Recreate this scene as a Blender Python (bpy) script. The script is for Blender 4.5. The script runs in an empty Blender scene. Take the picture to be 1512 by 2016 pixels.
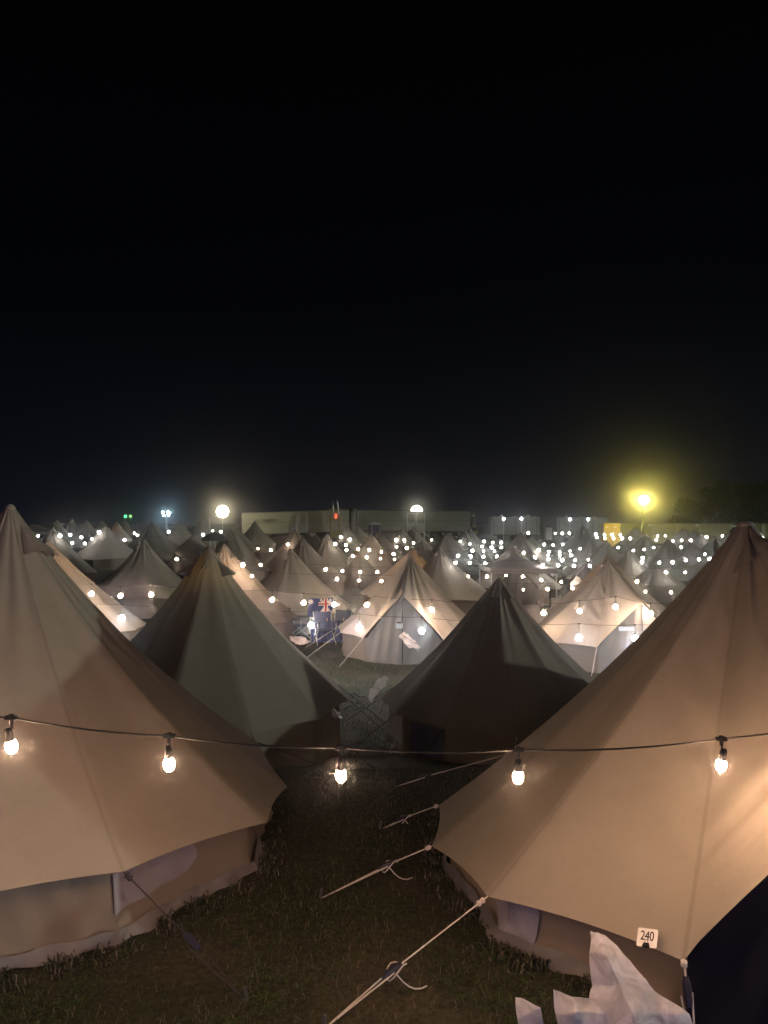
import bpy, math, random
import numpy as np
from mathutils import Vector, Matrix

SC = bpy.context.scene
COL = SC.collection
PI = math.pi
F = 1514.0           # focal length in pixels of the 1512 px wide photograph
CZ = 3.8             # camera height over the flat of the field (the near tents stand on a bank)
rnd = random.Random(7)

def W(px, py, d):
    """point seen at photo pixel (px, py), d metres in front of the camera"""
    return Vector(((px - 756.0) / F * d, d, CZ + (1008.0 - py) / F * d))

def sstep(a, b, x):
    t = min(1, max(0, (x - a) / (b - a)))
    return t * t * (3 - 2 * t)

def gz(x, y):
    """height of the ground"""
    z = 1.42 - 1.32 * sstep(6.2, 12.0, y) - 0.10 * sstep(12, 22, y)
    z += 0.015 * math.sin(1.7 * x + 0.6 * y) + 0.012 * math.sin(2.3 * y - 1.1 * x) + 0.02 * math.sin(0.31 * x - 0.23 * y)
    return z

def ground_px(px, py):
    d = 3.0
    while d < 200:
        p = W(px, py, d)
        if p.z <= gz(p.x, p.y): return p
        d += 0.02
    return W(px, py, 200)

# ---------------------------------------------------------------- object helpers
def tag(o, label=None, cat=None, group=None, kind=None):
    if label: o['label'] = label
    if cat: o['category'] = cat
    if group: o['group'] = group
    if kind: o['kind'] = kind
    return o

def thing(name, label, cat, loc=(0, 0, 0), rz=0.0, group=None):
    o = bpy.data.objects.new(name, None)
    o.empty_display_size = 0.2
    COL.objects.link(o)
    o.location = loc
    o.rotation_euler = (0, 0, rz)
    return tag(o, label, cat, group)

class MB:
    """collects shapes; build() links them as one mesh object"""
    def __init__(s): s.v = []; s.f = []; s.uv = {}
    def add(s, vs, fs):
        n = len(s.v)
        s.v += [tuple(v) for v in vs]
        s.f += [tuple(i + n for i in f) for f in fs]
    def box(s, c, size, rz=0.0, rx=0.0, taper=1.0):
        sx, sy, sz = size[0] / 2, size[1] / 2, size[2] / 2
        m = Matrix.Translation(c) @ Matrix.Rotation(rz, 4, 'Z') @ Matrix.Rotation(rx, 4, 'X')
        vs = []
        for z in (-1, 1):
            k = taper if z > 0 else 1.0
            for x, y in ((-1, -1), (1, -1), (1, 1), (-1, 1)):
                vs.append(m @ Vector((x * sx * k, y * sy * k, z * sz)))
        s.add(vs, [(3, 2, 1, 0), (4, 5, 6, 7), (0, 1, 5, 4), (1, 2, 6, 5), (2, 3, 7, 6), (3, 0, 4, 7)])
        return s
    def tube(s, pts, r, n=6, cap=True):
        pts = [Vector(p) for p in pts]
        rr = r if isinstance(r, (list, tuple)) else [r] * len(pts)
        rings = []
        for i, p in enumerate(pts):
            a = pts[max(0, i - 1)]; b = pts[min(len(pts) - 1, i + 1)]
            t = (b - a)
            if t.length < 1e-9: t = Vector((0, 0, 1))
            t.normalize()
            u = t.cross(Vector((0, 0, 1)))
            if u.length < 0.05: u = t.cross(Vector((1, 0, 0)))
            u.normalize(); w = t.cross(u)
            rings.append([p + (u * math.cos(2 * PI * k / n) + w * math.sin(2 * PI * k / n)) * rr[i] for k in range(n)])
        vs = [v for ring in rings for v in ring]
        fs = []
        for i in range(len(pts) - 1):
            for k in range(n):
                fs.append((i * n + k, i * n + (k + 1) % n, (i + 1) * n + (k + 1) % n, (i + 1) * n + k))
        if cap:
            fs.append(tuple(reversed(range(n)))); fs.append(tuple(range((len(pts) - 1) * n, len(pts) * n)))
        s.add(vs, fs)
        return s
    def lathe(s, c, prof, n=16, rot=None):
        """prof: list of (r, z)"""
        c = Vector(c); vs = []; fs = []
        for r, z in prof:
            for k in range(n):
                p = Vector((r * math.cos(2 * PI * k / n), r * math.sin(2 * PI * k / n), z))
                if rot: p = rot @ p
                vs.append(c + p)
        for i in range(len(prof) - 1):
            for k in range(n):
                fs.append((i * n + k, i * n + (k + 1) % n, (i + 1) * n + (k + 1) % n, (i + 1) * n + k))
        s.add(vs, fs)
        return s
    def grid(s, rows, closed=False):
        nr = len(rows); nc = len(rows[0]); vs = [p for r in rows for p in r]; fs = []
        for i in range(nr - 1):
            for j in range(nc if closed else nc - 1):
                k = (j + 1) % nc
                fs.append((i * nc + j, i * nc + k, (i + 1) * nc + k, (i + 1) * nc + j))
        s.add(vs, fs)
        return s
    def build(s, name, mat, parent=None, smooth=False, uvf=None):
        me = bpy.data.meshes.new(name)
        me.from_pydata(s.v, [], s.f)
        if smooth: me.polygons.foreach_set('use_smooth', [True] * len(me.polygons))
        if uvf:
            ul = me.uv_layers.new(name='uv')
            for pl in me.polygons:
                us = [uvf[v] for v in pl.vertices]
                big = max(u[0] for u in us) - min(u[0] for u in us) > 6
                for li, u in zip(pl.loop_indices, us):
                    ul.data[li].uv = (u[0] + (12 if big and u[0] < 6 else 0), u[1])
        me.update()
        o = bpy.data.objects.new(name, me)
        me.materials.append(mat)
        COL.objects.link(o)
        if parent: o.parent = parent
        return o

KIDS = {}
def children(o): return [c for c in bpy.data.objects if c.parent == o]

def copy_tree(o, parent=None):
    kids = children(o)
    c = o.copy(); COL.objects.link(c)
    if parent: c.parent = parent
    for k in kids: copy_tree(k, c)
    return c

# ---------------------------------------------------------------- materials
def new_mat(name):
    m = bpy.data.materials.new(name); m.use_nodes = True
    nt = m.node_tree
    for n in list(nt.nodes): nt.nodes.remove(n)
    out = nt.nodes.new('ShaderNodeOutputMaterial')
    return m, nt, out

def N(nt, t, **kw):
    n = nt.nodes.new(t)
    for k, v in kw.items():
        if k == 'op': n.operation = v
        elif k == 'inp':
            for a, b in v.items(): n.inputs[a].default_value = b
        else: setattr(n, k, v)
    return n

def simple(name, col, rough=0.7, metal=0.0, var=0.12, scale=6.0, bump=0.0, spec=0.3):
    m, nt, out = new_mat(name)
    L = nt.links.new
    b = N(nt, 'ShaderNodeBsdfPrincipled', inp={'Roughness': rough, 'Metallic': metal, 'Specular IOR Level': spec})
    tc = N(nt, 'ShaderNodeTexCoord')
    nz = N(nt, 'ShaderNodeTexNoise', inp={'Scale': scale, 'Detail': 6.0})
    L(tc.outputs['Object'], nz.inputs['Vector'])
    mx = N(nt, 'ShaderNodeMixRGB')
    mx.inputs[1].default_value = (*[c * (1 - var) for c in col], 1)
    mx.inputs[2].default_value = (*[min(1, c * (1 + var)) for c in col], 1)
    L(nz.outputs['Fac'], mx.inputs[0]); L(mx.outputs[0], b.inputs['Base Color'])
    if bump:
        bp = N(nt, 'ShaderNodeBump', inp={'Strength': bump, 'Distance': 0.02})
        L(nz.outputs['Fac'], bp.inputs['Height']); L(bp.outputs[0], b.inputs['Normal'])
    L(b.outputs[0], out.inputs[0])
    return m

def emit(name, col, strength):
    m, nt, out = new_mat(name)
    e = N(nt, 'ShaderNodeEmission', inp={'Color': (*col, 1), 'Strength': strength})
    nt.links.new(e.outputs[0], out.inputs[0])
    return m

def canvas(name, col, transl=0.22, seams=True):
    """cotton canvas: weave, soft stains, sewn seams on the panel joints (uv.x = panel number, uv.y = way down the roof)"""
    m, nt, out = new_mat(name)
    L = nt.links.new
    tc = N(nt, 'ShaderNodeTexCoord')
    nz = N(nt, 'ShaderNodeTexNoise', inp={'Scale': 2.2, 'Detail': 5.0, 'Roughness': 0.6})
    L(tc.outputs['Object'], nz.inputs['Vector'])
    nz2 = N(nt, 'ShaderNodeTexNoise', inp={'Scale': 240.0, 'Detail': 2.0})
    L(tc.outputs['Object'], nz2.inputs['Vector'])
    mx = N(nt, 'ShaderNodeMixRGB')
    mx.inputs[1].default_value = (*[c * 0.88 for c in col], 1)
    mx.inputs[2].default_value = (*[c * 1.08 for c in col], 1)
    L(nz.outputs['Fac'], mx.inputs[0])
    w = N(nt, 'ShaderNodeMixRGB', blend_type='MULTIPLY', inp={0: 0.35})
    L(mx.outputs[0], w.inputs[1]); L(nz2.outputs['Color'], w.inputs[2])
    bc = N(nt, 'ShaderNodeMixRGB', blend_type='MIX')
    L(w.outputs[0], bc.inputs[1]); bc.inputs[2].default_value = (*[c * 0.5 for c in col], 1); bc.inputs[0].default_value = 0
    h = None
    if seams:
        dn = N(nt, 'ShaderNodeTexNoise', inp={'Scale': 5.0, 'Detail': 7.0, 'Roughness': 0.7}); L(tc.outputs['Object'], dn.inputs['Vector'])
        dm = N(nt, 'ShaderNodeMapRange', inp={1: 0.50, 2: 0.72, 3: 0.0, 4: 0.38}); L(dn.outputs['Fac'], dm.inputs[0])
        dc = N(nt, 'ShaderNodeMixRGB'); L(dm.outputs[0], dc.inputs[0]); L(w.outputs[0], dc.inputs[1]); dc.inputs[2].default_value = (*[c * 0.62 for c in col], 1)
        L(dc.outputs[0], bc.inputs[1])
    if seams:
        uv = N(nt, 'ShaderNodeUVMap', uv_map='uv')
        sp = N(nt, 'ShaderNodeSeparateXYZ'); L(uv.outputs[0], sp.inputs[0])
        a = N(nt, 'ShaderNodeMath', op='ADD', inp={1: 0.5}); L(sp.outputs[0], a.inputs[0])
        fr = N(nt, 'ShaderNodeMath', op='FRACT'); L(a.outputs[0], fr.inputs[0])
        sb = N(nt, 'ShaderNodeMath', op='SUBTRACT', inp={1: 0.5}); L(fr.outputs[0], sb.inputs[0])
        ab = N(nt, 'ShaderNodeMath', op='ABSOLUTE'); L(sb.outputs[0], ab.inputs[0])
        ml = N(nt, 'ShaderNodeMath', op='MULTIPLY'); L(ab.outputs[0], ml.inputs[0]); L(sp.outputs[1], ml.inputs[1])
        lt = N(nt, 'ShaderNodeMapRange', inp={1: 0.006, 2: 0.016, 3: 1.0, 4: 0.0}); L(ml.outputs[0], lt.inputs[0])
        k = N(nt, 'ShaderNodeMath', op='MULTIPLY', inp={1: 0.45}); L(lt.outputs[0], k.inputs[0])
        L(k.outputs[0], bc.inputs[0]); h = lt
    bp = N(nt, 'ShaderNodeBump', inp={'Strength': 0.25, 'Distance': 0.01})
    nz3 = N(nt, 'ShaderNodeTexNoise', inp={'Scale': 7.0, 'Detail': 4.0, 'Roughness': 0.55, 'Distortion': 0.6})
    L(tc.outputs['Object'], nz3.inputs['Vector'])
    if h:
        ad = N(nt, 'ShaderNodeMath', op='MULTIPLY_ADD', inp={1: 0.25}); L(h.outputs[0], ad.inputs[0]); L(nz3.outputs['Fac'], ad.inputs[2])
        L(ad.outputs[0], bp.inputs['Height'])
    else:
        L(nz3.outputs['Fac'], bp.inputs['Height'])
    df = N(nt, 'ShaderNodeBsdfPrincipled', inp={'Roughness': 0.9, 'Specular IOR Level': 0.1})
    L(bc.outputs[0], df.inputs['Base Color']); L(bp.outputs[0], df.inputs['Normal'])
    tr = N(nt, 'ShaderNodeBsdfTranslucent'); L(bc.outputs[0], tr.inputs['Color'])
    ms = N(nt, 'ShaderNodeMixShader', inp={0: transl}); L(df.outputs[0], ms.inputs[1]); L(tr.outputs[0], ms.inputs[2])
    L(ms.outputs[0], out.inputs[0])
    return m

def plastic_sheet(name, col, clear=0.35):
    m, nt, out = new_mat(name); L = nt.links.new
    tc = N(nt, 'ShaderNodeTexCoord')
    nz = N(nt, 'ShaderNodeTexNoise', inp={'Scale': 9.0, 'Detail': 6.0, 'Distortion': 1.5}); L(tc.outputs['Object'], nz.inputs['Vector'])
    bp = N(nt, 'ShaderNodeBump', inp={'Strength': 0.6, 'Distance': 0.03}); L(nz.outputs['Fac'], bp.inputs['Height'])
    b = N(nt, 'ShaderNodeBsdfPrincipled', inp={'Base Color': (*col, 1), 'Roughness': 0.3, 'Specular IOR Level': 0.5}); L(bp.outputs[0], b.inputs['Normal'])
    tl = N(nt, 'ShaderNodeBsdfTranslucent', inp={'Color': (*col, 1)})
    m1 = N(nt, 'ShaderNodeMixShader', inp={0: 0.3}); L(b.outputs[0], m1.inputs[1]); L(tl.outputs[0], m1.inputs[2])
    tp = N(nt, 'ShaderNodeBsdfTransparent')
    mr = N(nt, 'ShaderNodeMapRange', inp={1: 0.35, 2: 0.7, 3: clear * 1.3, 4: clear * 0.3}); L(nz.outputs['Fac'], mr.inputs[0])
    m2 = N(nt, 'ShaderNodeMixShader'); L(mr.outputs[0], m2.inputs[0]); L(m1.outputs[0], m2.inputs[1]); L(tp.outputs[0], m2.inputs[2])
    L(m2.outputs[0], out.inputs[0])
    return m

def ground_mat():
    m, nt, out = new_mat('field_turf'); L = nt.links.new
    tc = N(nt, 'ShaderNodeTexCoord')
    n1 = N(nt, 'ShaderNodeTexNoise', inp={'Scale': 0.9, 'Detail': 8.0, 'Roughness': 0.62}); L(tc.outputs['Object'], n1.inputs['Vector'])
    n2 = N(nt, 'ShaderNodeTexNoise', inp={'Scale': 28.0, 'Detail': 6.0, 'Roughness': 0.7}); L(tc.outputs['Object'], n2.inputs['Vector'])
    cr = N(nt, 'ShaderNodeValToRGB')
    cr.color_ramp.elements[0].position = 0.38; cr.color_ramp.elements[0].color = (0.031, 0.037, 0.024, 1)
    cr.color_ramp.elements[1].position = 0.64; cr.color_ramp.elements[1].color = (0.066, 0.058, 0.047, 1)
    e = cr.color_ramp.elements.new(0.52); e.color = (0.046, 0.047, 0.034, 1)
    L(n1.outputs['Fac'], cr.inputs[0])
    mx = N(nt, 'ShaderNodeMixRGB', blend_type='MULTIPLY', inp={0: 0.8}); L(cr.outputs[0], mx.inputs[1])
    c2 = N(nt, 'ShaderNodeValToRGB'); c2.color_ramp.elements[0].position = 0.35; c2.color_ramp.elements[0].color = (0.25, 0.25, 0.25, 1)
    c2.color_ramp.elements[1].position = 0.7; c2.color_ramp.elements[1].color = (1.3, 1.3, 1.2, 1)
    L(n2.outputs['Fac'], c2.inputs[0]); L(c2.outputs[0], mx.inputs[2])
    b = N(nt, 'ShaderNodeBsdfPrincipled', inp={'Roughness': 0.95, 'Specular IOR Level': 0.1}); L(mx.outputs[0], b.inputs['Base Color'])
    bp = N(nt, 'ShaderNodeBump', inp={'Strength': 0.45, 'Distance': 0.04}); L(n2.outputs['Fac'], bp.inputs['Height']); L(bp.outputs[0], b.inputs['Normal'])
    L(b.outputs[0], out.inputs[0])
    return m

def blade_mat(name, c1, c2, c3, transl=0.25):
    m, nt, out = new_mat(name); L = nt.links.new
    ge = N(nt, 'ShaderNodeNewGeometry')
    cr = N(nt, 'ShaderNodeValToRGB')
    cr.color_ramp.elements[0].color = (*c1, 1); cr.color_ramp.elements[1].color = (*c3, 1)
    e = cr.color_ramp.elements.new(0.55); e.color = (*c2, 1)
    L(ge.outputs['Random Per Island'], cr.inputs[0])
    b = N(nt, 'ShaderNodeBsdfPrincipled', inp={'Roughness': 0.7, 'Specular IOR Level': 0.25}); L(cr.outputs[0], b.inputs['Base Color'])
    tl = N(nt, 'ShaderNodeBsdfTranslucent'); L(cr.outputs[0], tl.inputs[0])
    ms = N(nt, 'ShaderNodeMixShader', inp={0: transl}); L(b.outputs[0], ms.inputs[1]); L(tl.outputs[0], ms.inputs[2])
    L(ms.outputs[0], out.inputs[0])
    return m

CANVAS = (0.37, 0.33, 0.288)
M = {}
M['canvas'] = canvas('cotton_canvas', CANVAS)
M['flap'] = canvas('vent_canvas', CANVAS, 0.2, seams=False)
M['wall'] = canvas('shade_darkened_wall', (0.24, 0.20, 0.17), 0.2, seams=False)  # darker than the roof: shade under the hem put into the colour
M['door'] = canvas('canvas_door', (0.27, 0.25, 0.235), 0.25, seams=False)
M['door_dark'] = canvas('navy_door', (0.022, 0.022, 0.034), 0.05, seams=False)
M['mesh'] = simple('window_mesh', (0.20, 0.185, 0.22), 0.8, var=0.12, scale=60)
M['skirt'] = simple('ground_skirt', (0.125, 0.115, 0.12), 0.7, var=0.5, scale=8, bump=0.3)
M['rope'] = simple('white_rope', (0.50, 0.46, 0.45), 0.9, var=0.2, scale=120)
M['rope_brown'] = simple('brown_rope', (0.10, 0.075, 0.065), 0.9, var=0.2, scale=120)
M['rope_dark'] = simple('dark_strap', (0.03, 0.028, 0.035), 0.8)
M['slider'] = simple('black_slider', (0.018, 0.018, 0.035), 0.45)
M['peg'] = simple('steel_peg', (0.10, 0.10, 0.105), 0.5, 0.6)
M['cable'] = simple('black_cable', (0.010, 0.010, 0.012), 0.75, spec=0.15)
M['metal'] = simple('galvanised_metal', (0.42, 0.43, 0.44), 0.45, 0.6)
M['white_metal'] = simple('white_painted_metal', (0.70, 0.70, 0.70), 0.5)
M['trailer'] = simple('grey_trailer_side', (0.55, 0.55, 0.47), 0.55, var=0.1, scale=1.5)
M['trailer2'] = simple('dark_trailer_side', (0.26, 0.28, 0.25), 0.55, var=0.15, scale=1.2)
M['black'] = simple('black_rubber', (0.012, 0.012, 0.013), 0.8)
M['dark'] = simple('dark_steel', (0.035, 0.04, 0.045), 0.6)
M['cabin'] = simple('pale_cabin_panel', (0.34, 0.36, 0.38), 0.5, var=0.06, scale=2)
M['letter'] = simple('dull_lettering', (0.16, 0.16, 0.12), 0.6)
M['blue'] = simple('blue_fabric', (0.016, 0.019, 0.10), 0.8, scale=30)
M['blue_dark'] = simple('dark_blue_fabric', (0.02, 0.022, 0.05), 0.8, scale=30)
M['hut'] = simple('purple_blue_board', (0.06, 0.055, 0.17), 0.6)
M['white'] = simple('white_plastic', (0.75, 0.74, 0.74), 0.4, var=0.05)
M['sign'] = simple('printed_notice', (0.55, 0.55, 0.58), 0.6, var=0.7, scale=9)
M['bluetarp'] = simple('crumpled_blue_tarp', (0.05, 0.042, 0.13), 0.5)
M['red'] = simple('red_fabric', (0.42, 0.035, 0.04), 0.8)
M['flagwhite'] = simple('white_bunting', (0.75, 0.72, 0.70), 0.8)
M['flagblue'] = simple('blue_bunting', (0.02, 0.026, 0.14), 0.8)
M['yellow'] = simple('yellow_steel', (0.62, 0.44, 0.05), 0.5)
M['mud_yellow'] = simple('dull_yellow_paint', (0.40, 0.34, 0.10), 0.5)
M['net'] = simple('green_net', (0.34, 0.34, 0.15), 0.9, var=0.2, scale=3)
M['wood'] = simple('pale_wood', (0.45, 0.32, 0.22), 0.7)
M['purple'] = simple('mauve_canopy', (0.20, 0.165, 0.17), 0.8)
M['sheet'] = plastic_sheet('milky_plastic', (0.80, 0.79, 0.90), 0.36)
M['bag'] = plastic_sheet('white_bag', (0.72, 0.71, 0.70), 0.1)
M['pinksheet'] = plastic_sheet('pinkish_plastic', (0.72, 0.58, 0.52), 0.1)
M['leaf'] = blade_mat('tree_leaf', (0.028, 0.045, 0.016), (0.045, 0.070, 0.026), (0.070, 0.095, 0.040))
M['bark'] = simple('bark', (0.06, 0.048, 0.036), 0.9, bump=0.6, scale=12)
M['grass'] = blade_mat('grass_blade', (0.022, 0.032, 0.021), (0.045, 0.053, 0.039), (0.17, 0.15, 0.125))
M['clover'] = blade_mat('clover_leaf', (0.020, 0.042, 0.014), (0.032, 0.060, 0.020), (0.055, 0.085, 0.034))

# ---------------------------------------------------------------- bell tents
PANELS = 12
class Tent:
    """geometry of one bell tent in its own frame (ground centre at the origin)"""
    def __init__(s, R, H, hw, th0=0.0, door=None, half=PI / 6, peak=1.8, seed=0, offs=None, fold=1.0):
        s.R, s.H, s.hw, s.th0, s.door, s.half, s.peak = R, H, hw, th0, door, half, peak
        s.offs = offs or {}; s.fold = fold
        r = random.Random(seed)
        s.w = [(r.choice((3, 5, 7, 8, 11, 13, 17, 19, 23, 29)), r.uniform(0, 6.28), r.uniform(0.4, 1), r.uniform(-2.5, 2.5)) for _ in range(7)]
        s.fw = [(r.uniform(10, 26), r.uniform(0, 6.28)) for _ in range(3)]
        s.ins = 0.15; s.k = 0.27; s.apex = (0, 0, 0); s.creases = []; s.hemfold = False; s.r0 = 0.034
    def dd(s, th):
        if s.door is None: return 9.0
        a = (th - s.door + PI) % (2 * PI) - PI
        return a / s.half
    def hem(s, th):
        st = 2 * PI / PANELS
        u = (th - s.th0) / st
        k = math.floor(u); f = u - k
        r = s.R * math.cos(PI / PANELS) / math.cos((f - 0.5) * st)
        b = 4 * f * (1 - f)
        r -= 0.014 * s.R * b
        h = s.hw + 0.012 * b
        d = abs(s.dd(th))
        if d < 1:
            g = 1 - d
            h = s.hw + (s.peak - s.hw) * (g ** 0.92)
            r = s.R * (0.985 - 0.02 * math.sin(PI * g) )
        o0 = s.offs.get(int(k) % PANELS, (0, 0, 0)); o1 = s.offs.get((int(k) + 1) % PANELS, (0, 0, 0))
        o = [o0[i] * (1 - f) + o1[i] * f for i in range(3)]
        return Vector((r * math.cos(th) + o[0], r * math.sin(th) + o[1], h + o[2]))
    def roof(s, th, t):
        e = s.hem(th)
        d = abs(s.dd(th))
        k = s.k
        if d < 1.3: k *= 0.25 + 0.75 * min(1, d / 1.3)
        q = t - k * t * (1 - t)
        r0 = s.r0
        ex, ey = math.cos(th) * r0, math.sin(th) * r0
        p = Vector((ex + (e.x - ex) * q, ey + (e.y - ey) * q, s.H - (s.H - e.z) * t))
        env = (t ** 0.6) * (1 - t ** 3)
        a = 0
        for n, ph, am, tw in s.w: a += am * math.sin(n * th + ph + tw * t)
        disp = 0.011 * s.R * s.fold * a * env * (0.35 + 1.0 * math.exp(-((t - 0.22) / 0.25) ** 2))
        if d < 2.6:
            g = math.exp(-(d / 1.5) ** 2)
            f2 = sum(math.sin(n * (th - s.door) * (1.4 - 0.5 * t) + ph) for n, ph in s.fw)
            disp += 0.028 * s.R * s.fold * g * f2 * max(0, math.sin(PI * min(1, t ** 1.3))) ** 0.7
        for ct, cw, cd, tm, tw in s.creases:
            a = ((th - ct + PI) % (2 * PI) - PI) / cw
            disp -= cd * math.exp(-a * a) * math.exp(-((t - tm) / tw) ** 4) - 0.5 * cd * math.exp(-(abs(a) - 1.7) ** 2) * math.exp(-((t - tm) / tw) ** 4)
        if s.hemfold and -1 < s.dd(th) < 0.2 and t > 0.72:
            q = (t - 0.72) / 0.28
            disp += 0.030 * math.sin(q * q * 24.0) * math.sin(PI * q) ** .7 * sstep(-1.02, -0.88, s.dd(th))
        ax = (1 - t) ** 1.0
        p += Vector(s.apex) * ax
        p.x += math.cos(th) * disp; p.y += math.sin(th) * disp; p.z += 0.5 * disp
        return p
    def roof_mesh(s, m, nt):
        n = PANELS * m; rows = []; uv = []
        for i in range(nt + 1):
            t = (i / nt) ** 1.15
            rows.append([s.roof(s.th0 + 2 * PI * j / n, t) for j in range(n)])
            uv += [(j / m, t) for j in range(n)]
        b = MB(); b.grid(rows, closed=True)
        top = len(b.v); b.v.append((s.apex[0], s.apex[1], s.H + 0.02)); uv.append((0.25, 0))
        for j in range(n): b.f.append((top, j, (j + 1) % n))
        # uv has a jump on the closing panel; integers still fall on seams
        return b, uv
    def wall_mesh(s, m, nz, gfun, skip_door=True):
        b = MB(); n = PANELS * m
        runs = []; cur = []
        for j in range(n + 1):
            th = s.th0 + 2 * PI * j / n
            if skip_door and abs(s.dd(th)) < 0.999:
                if cur: runs.append(cur)
                cur = []
            cur_ok = not (skip_door and abs(s.dd(th)) < 0.999)
            if cur_ok: cur.append(th)
        if cur: runs.append(cur)
        for run in runs:
            rows = []
            for i in range(nz + 1):
                v = i / nz; row = []
                for th in run:
                    e = s.hem(th); rr = math.hypot(e.x, e.y); ins = s.ins
                    r = rr - ins + 0.05 * v - 0.02 * math.sin(PI * v) + 0.012 * math.sin(31 * th + 9 * v) * s.fold + 0.010 * math.sin(53 * th - 5 * v)
                    x, y = e.x / rr * r, e.y / rr * r
                    z0 = gfun(x, y)
                    row.append(Vector((x, y, (e.z - 0.015) * (1 - v) + (z0 - 0.01) * v)))
                rows.append(row)
            if len(rows[0]) > 1: b.grid(rows)
        return b
    def door_mesh(s, m, nz, gfun):
        b = MB(); rows = []
        n = 6 * m
        for i in range(nz + 1):
            v = i / nz; row = []
            for j in range(n + 1):
                th = s.door + (j / n * 2 - 1) * s.half * 0.999
                e = s.hem(th); rr = math.hypot(e.x, e.y)
                r = rr - 0.09 + 0.02 * v + 0.012 * math.sin(40 * th + 4 * v)
                x, y = e.x / rr * r, e.y / rr * r
                row.append(Vector((x, y, (e.z - 0.04) * (1 - v) + (gfun(x, y) - 0.01) * v)))
            rows.append(row)
        b.grid(rows)
        return b

def vent_flap(T, th, t1, t2, half, out, mat, parent, drop=0.0):
    """hooded ventilation flap sewn on near the peak"""
    rows = []
    for i in range(9):
        v = i / 8; t = t1 + (t2 - t1) * v; row = []
        for j in range(13):
            u = j / 12 * 2 - 1
            w = half * (0.12 + 0.88 * v)
            p = T.roof(th + u * w * (0.25 / max(t, 0.1)), t)
            lift = out * v * (1 - u * u) ** 0.5 + 0.004 + 0.01 * math.sin(7 * u + 4 * v) * v
            p = p + Vector((math.cos(th) * lift, math.sin(th) * lift, lift * 0.35 - drop * v * v * abs(u)))
            row.append(p)
        rows.append(row)
    b = MB(); b.grid(rows)
    return b.build('vent_flap', mat, parent, smooth=True)

def make_tent(base, T, label, m=14, nt=36, ropes=True, flaps=(), group=None, door_mat=None, rope_len=1.0, zip_=True, skip_ropes=(), rope_mat=None):
    root = thing('bell_tent', label, 'tent', base, 0, group)
    gf = lambda x, y: gz(base[0] + x, base[1] + y) - base[2]
    b, uv = T.roof_mesh(m, nt)
    b.build('roof_canvas', M['canvas'], root, smooth=True, uvf=uv)
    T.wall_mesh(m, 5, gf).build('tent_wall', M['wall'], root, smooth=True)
    if T.door is not None:
        d = T.door_mesh(m, 8, gf).build('door', door_mat or M['door'], root, smooth=True)
        if zip_:
            e = T.hem(T.door); rr = math.hypot(e.x, e.y) - 0.07
            cx, cy = math.cos(T.door) * rr, math.sin(T.door) * rr
            MB().tube([(cx, cy, e.z - 0.1), (cx, cy, gf(cx, cy) + 0.02)], 0.012, 5).build('zip', M['dark'], d)
    cap = MB().lathe((T.apex[0], T.apex[1], T.H), [(T.r0 + .016, -0.05), (T.r0 + .003, 0.008), (T.r0 * .6, 0.024), (0.001, 0.03)], 10)
    cap.build('pole_cap', M['canvas'], root, smooth=True, uvf=[(0.25, 0.5)] * len(cap.v))
    for a, t1, t2, hf, o in flaps: vent_flap(T, a, t1, t2, hf, o, M['flap'], root)
    if ropes:
        for k in range(PANELS):
            if k in skip_ropes: continue
            th = T.th0 + k * 2 * PI / PANELS
            if abs(T.dd(th)) < 0.7: continue
            e = T.hem(th)
            ex = math.cos(th) * rope_len; ey = math.sin(th) * rope_len
            gx, gy = e.x + ex, e.y + ey
            g = gf(gx, gy)
            r = MB().tube([e, (gx, gy, g + 0.01)], 0.006, 5).build('guy_rope', rope_mat or M['rope'], root)
            MB().tube([(gx + ex * .02, gy + ey * .02, g - 0.08), (gx - ex * .02, gy - ey * .02, g + 0.05)], 0.009, 5).build('peg', M['peg'], r)
    return root

CONES = []   # (x, y, apex z, hem z, R) of every tent, to keep the light strings outside the canvas
def reg(base, R, H, hw): CONES.append((base[0], base[1], base[2] + H, base[2] + hw, R))

# --- the two tents nearest the camera
zg1 = CZ - 2.35
b1 = (-2.735, 5.712, zg1)
th1 = math.radians(311.0)
def off_to(base, T, k, px, py):
    """how far corner k must be pulled by its guy rope to stand at the given place"""
    th = T.th0 + k * 2 * PI / PANELS
    e = T.hem(th); d = base[1] + e.y
    p = W(px, py, d)
    return (p.x - base[0] - e.x, 0.0, p.z - base[2] - e.z)
T1 = Tent(2.0, 2.38, 0.31, th1, door=None, seed=3, fold=0.35); T1.k = 0.34; T1.apex = (-0.042, 0, 0)
T1.offs = {0: off_to(b1, T1, 0, 243, 1716), 1: off_to(b1, T1, 1, 526, 1619), 2: off_to(b1, T1, 2, 566, 1549), 11: off_to(b1, T1, 11, -187, 1800), 3: off_to(b1, T1, 3, 508, 1462)}
t1 = make_tent(b1, T1, 'nearest tent at the left edge, tan canvas lit from below by the near bulbs', m=16, nt=56, ropes=True, skip_ropes=(0, 1, 2), rope_mat=M['rope_dark'],
               flaps=((math.radians(335), 0.06, 0.17, 0.26, 0.11), (math.radians(245), 0.05, 0.15, 0.3, 0.08)))
reg(b1, 2.0, 2.42, 0.35)
b2 = (2.296, 5.234, CZ - 2.447)
th2 = math.radians(241.6)
T2 = Tent(1.97, 2.36, 0.31, th2, door=th2 + PI / 6, half=PI / 6, peak=1.54, seed=11, fold=0.2); T2.apex = (0.172, 0, 0)
T2.creases = [(math.radians(257), 0.055, 0.040, 0.38, 0.34), (math.radians(264), 0.05, 0.03, 0.35, 0.3)]; T2.hemfold = True; T2.r0 = 0.05
T2.offs = {0: off_to(b2, T2, 0, 1346, 1892), 11: off_to(b2, T2, 11, 960, 1765), 10: off_to(b2, T2, 10, 850, 1666), 9: off_to(b2, T2, 9, 864, 1585)}
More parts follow.
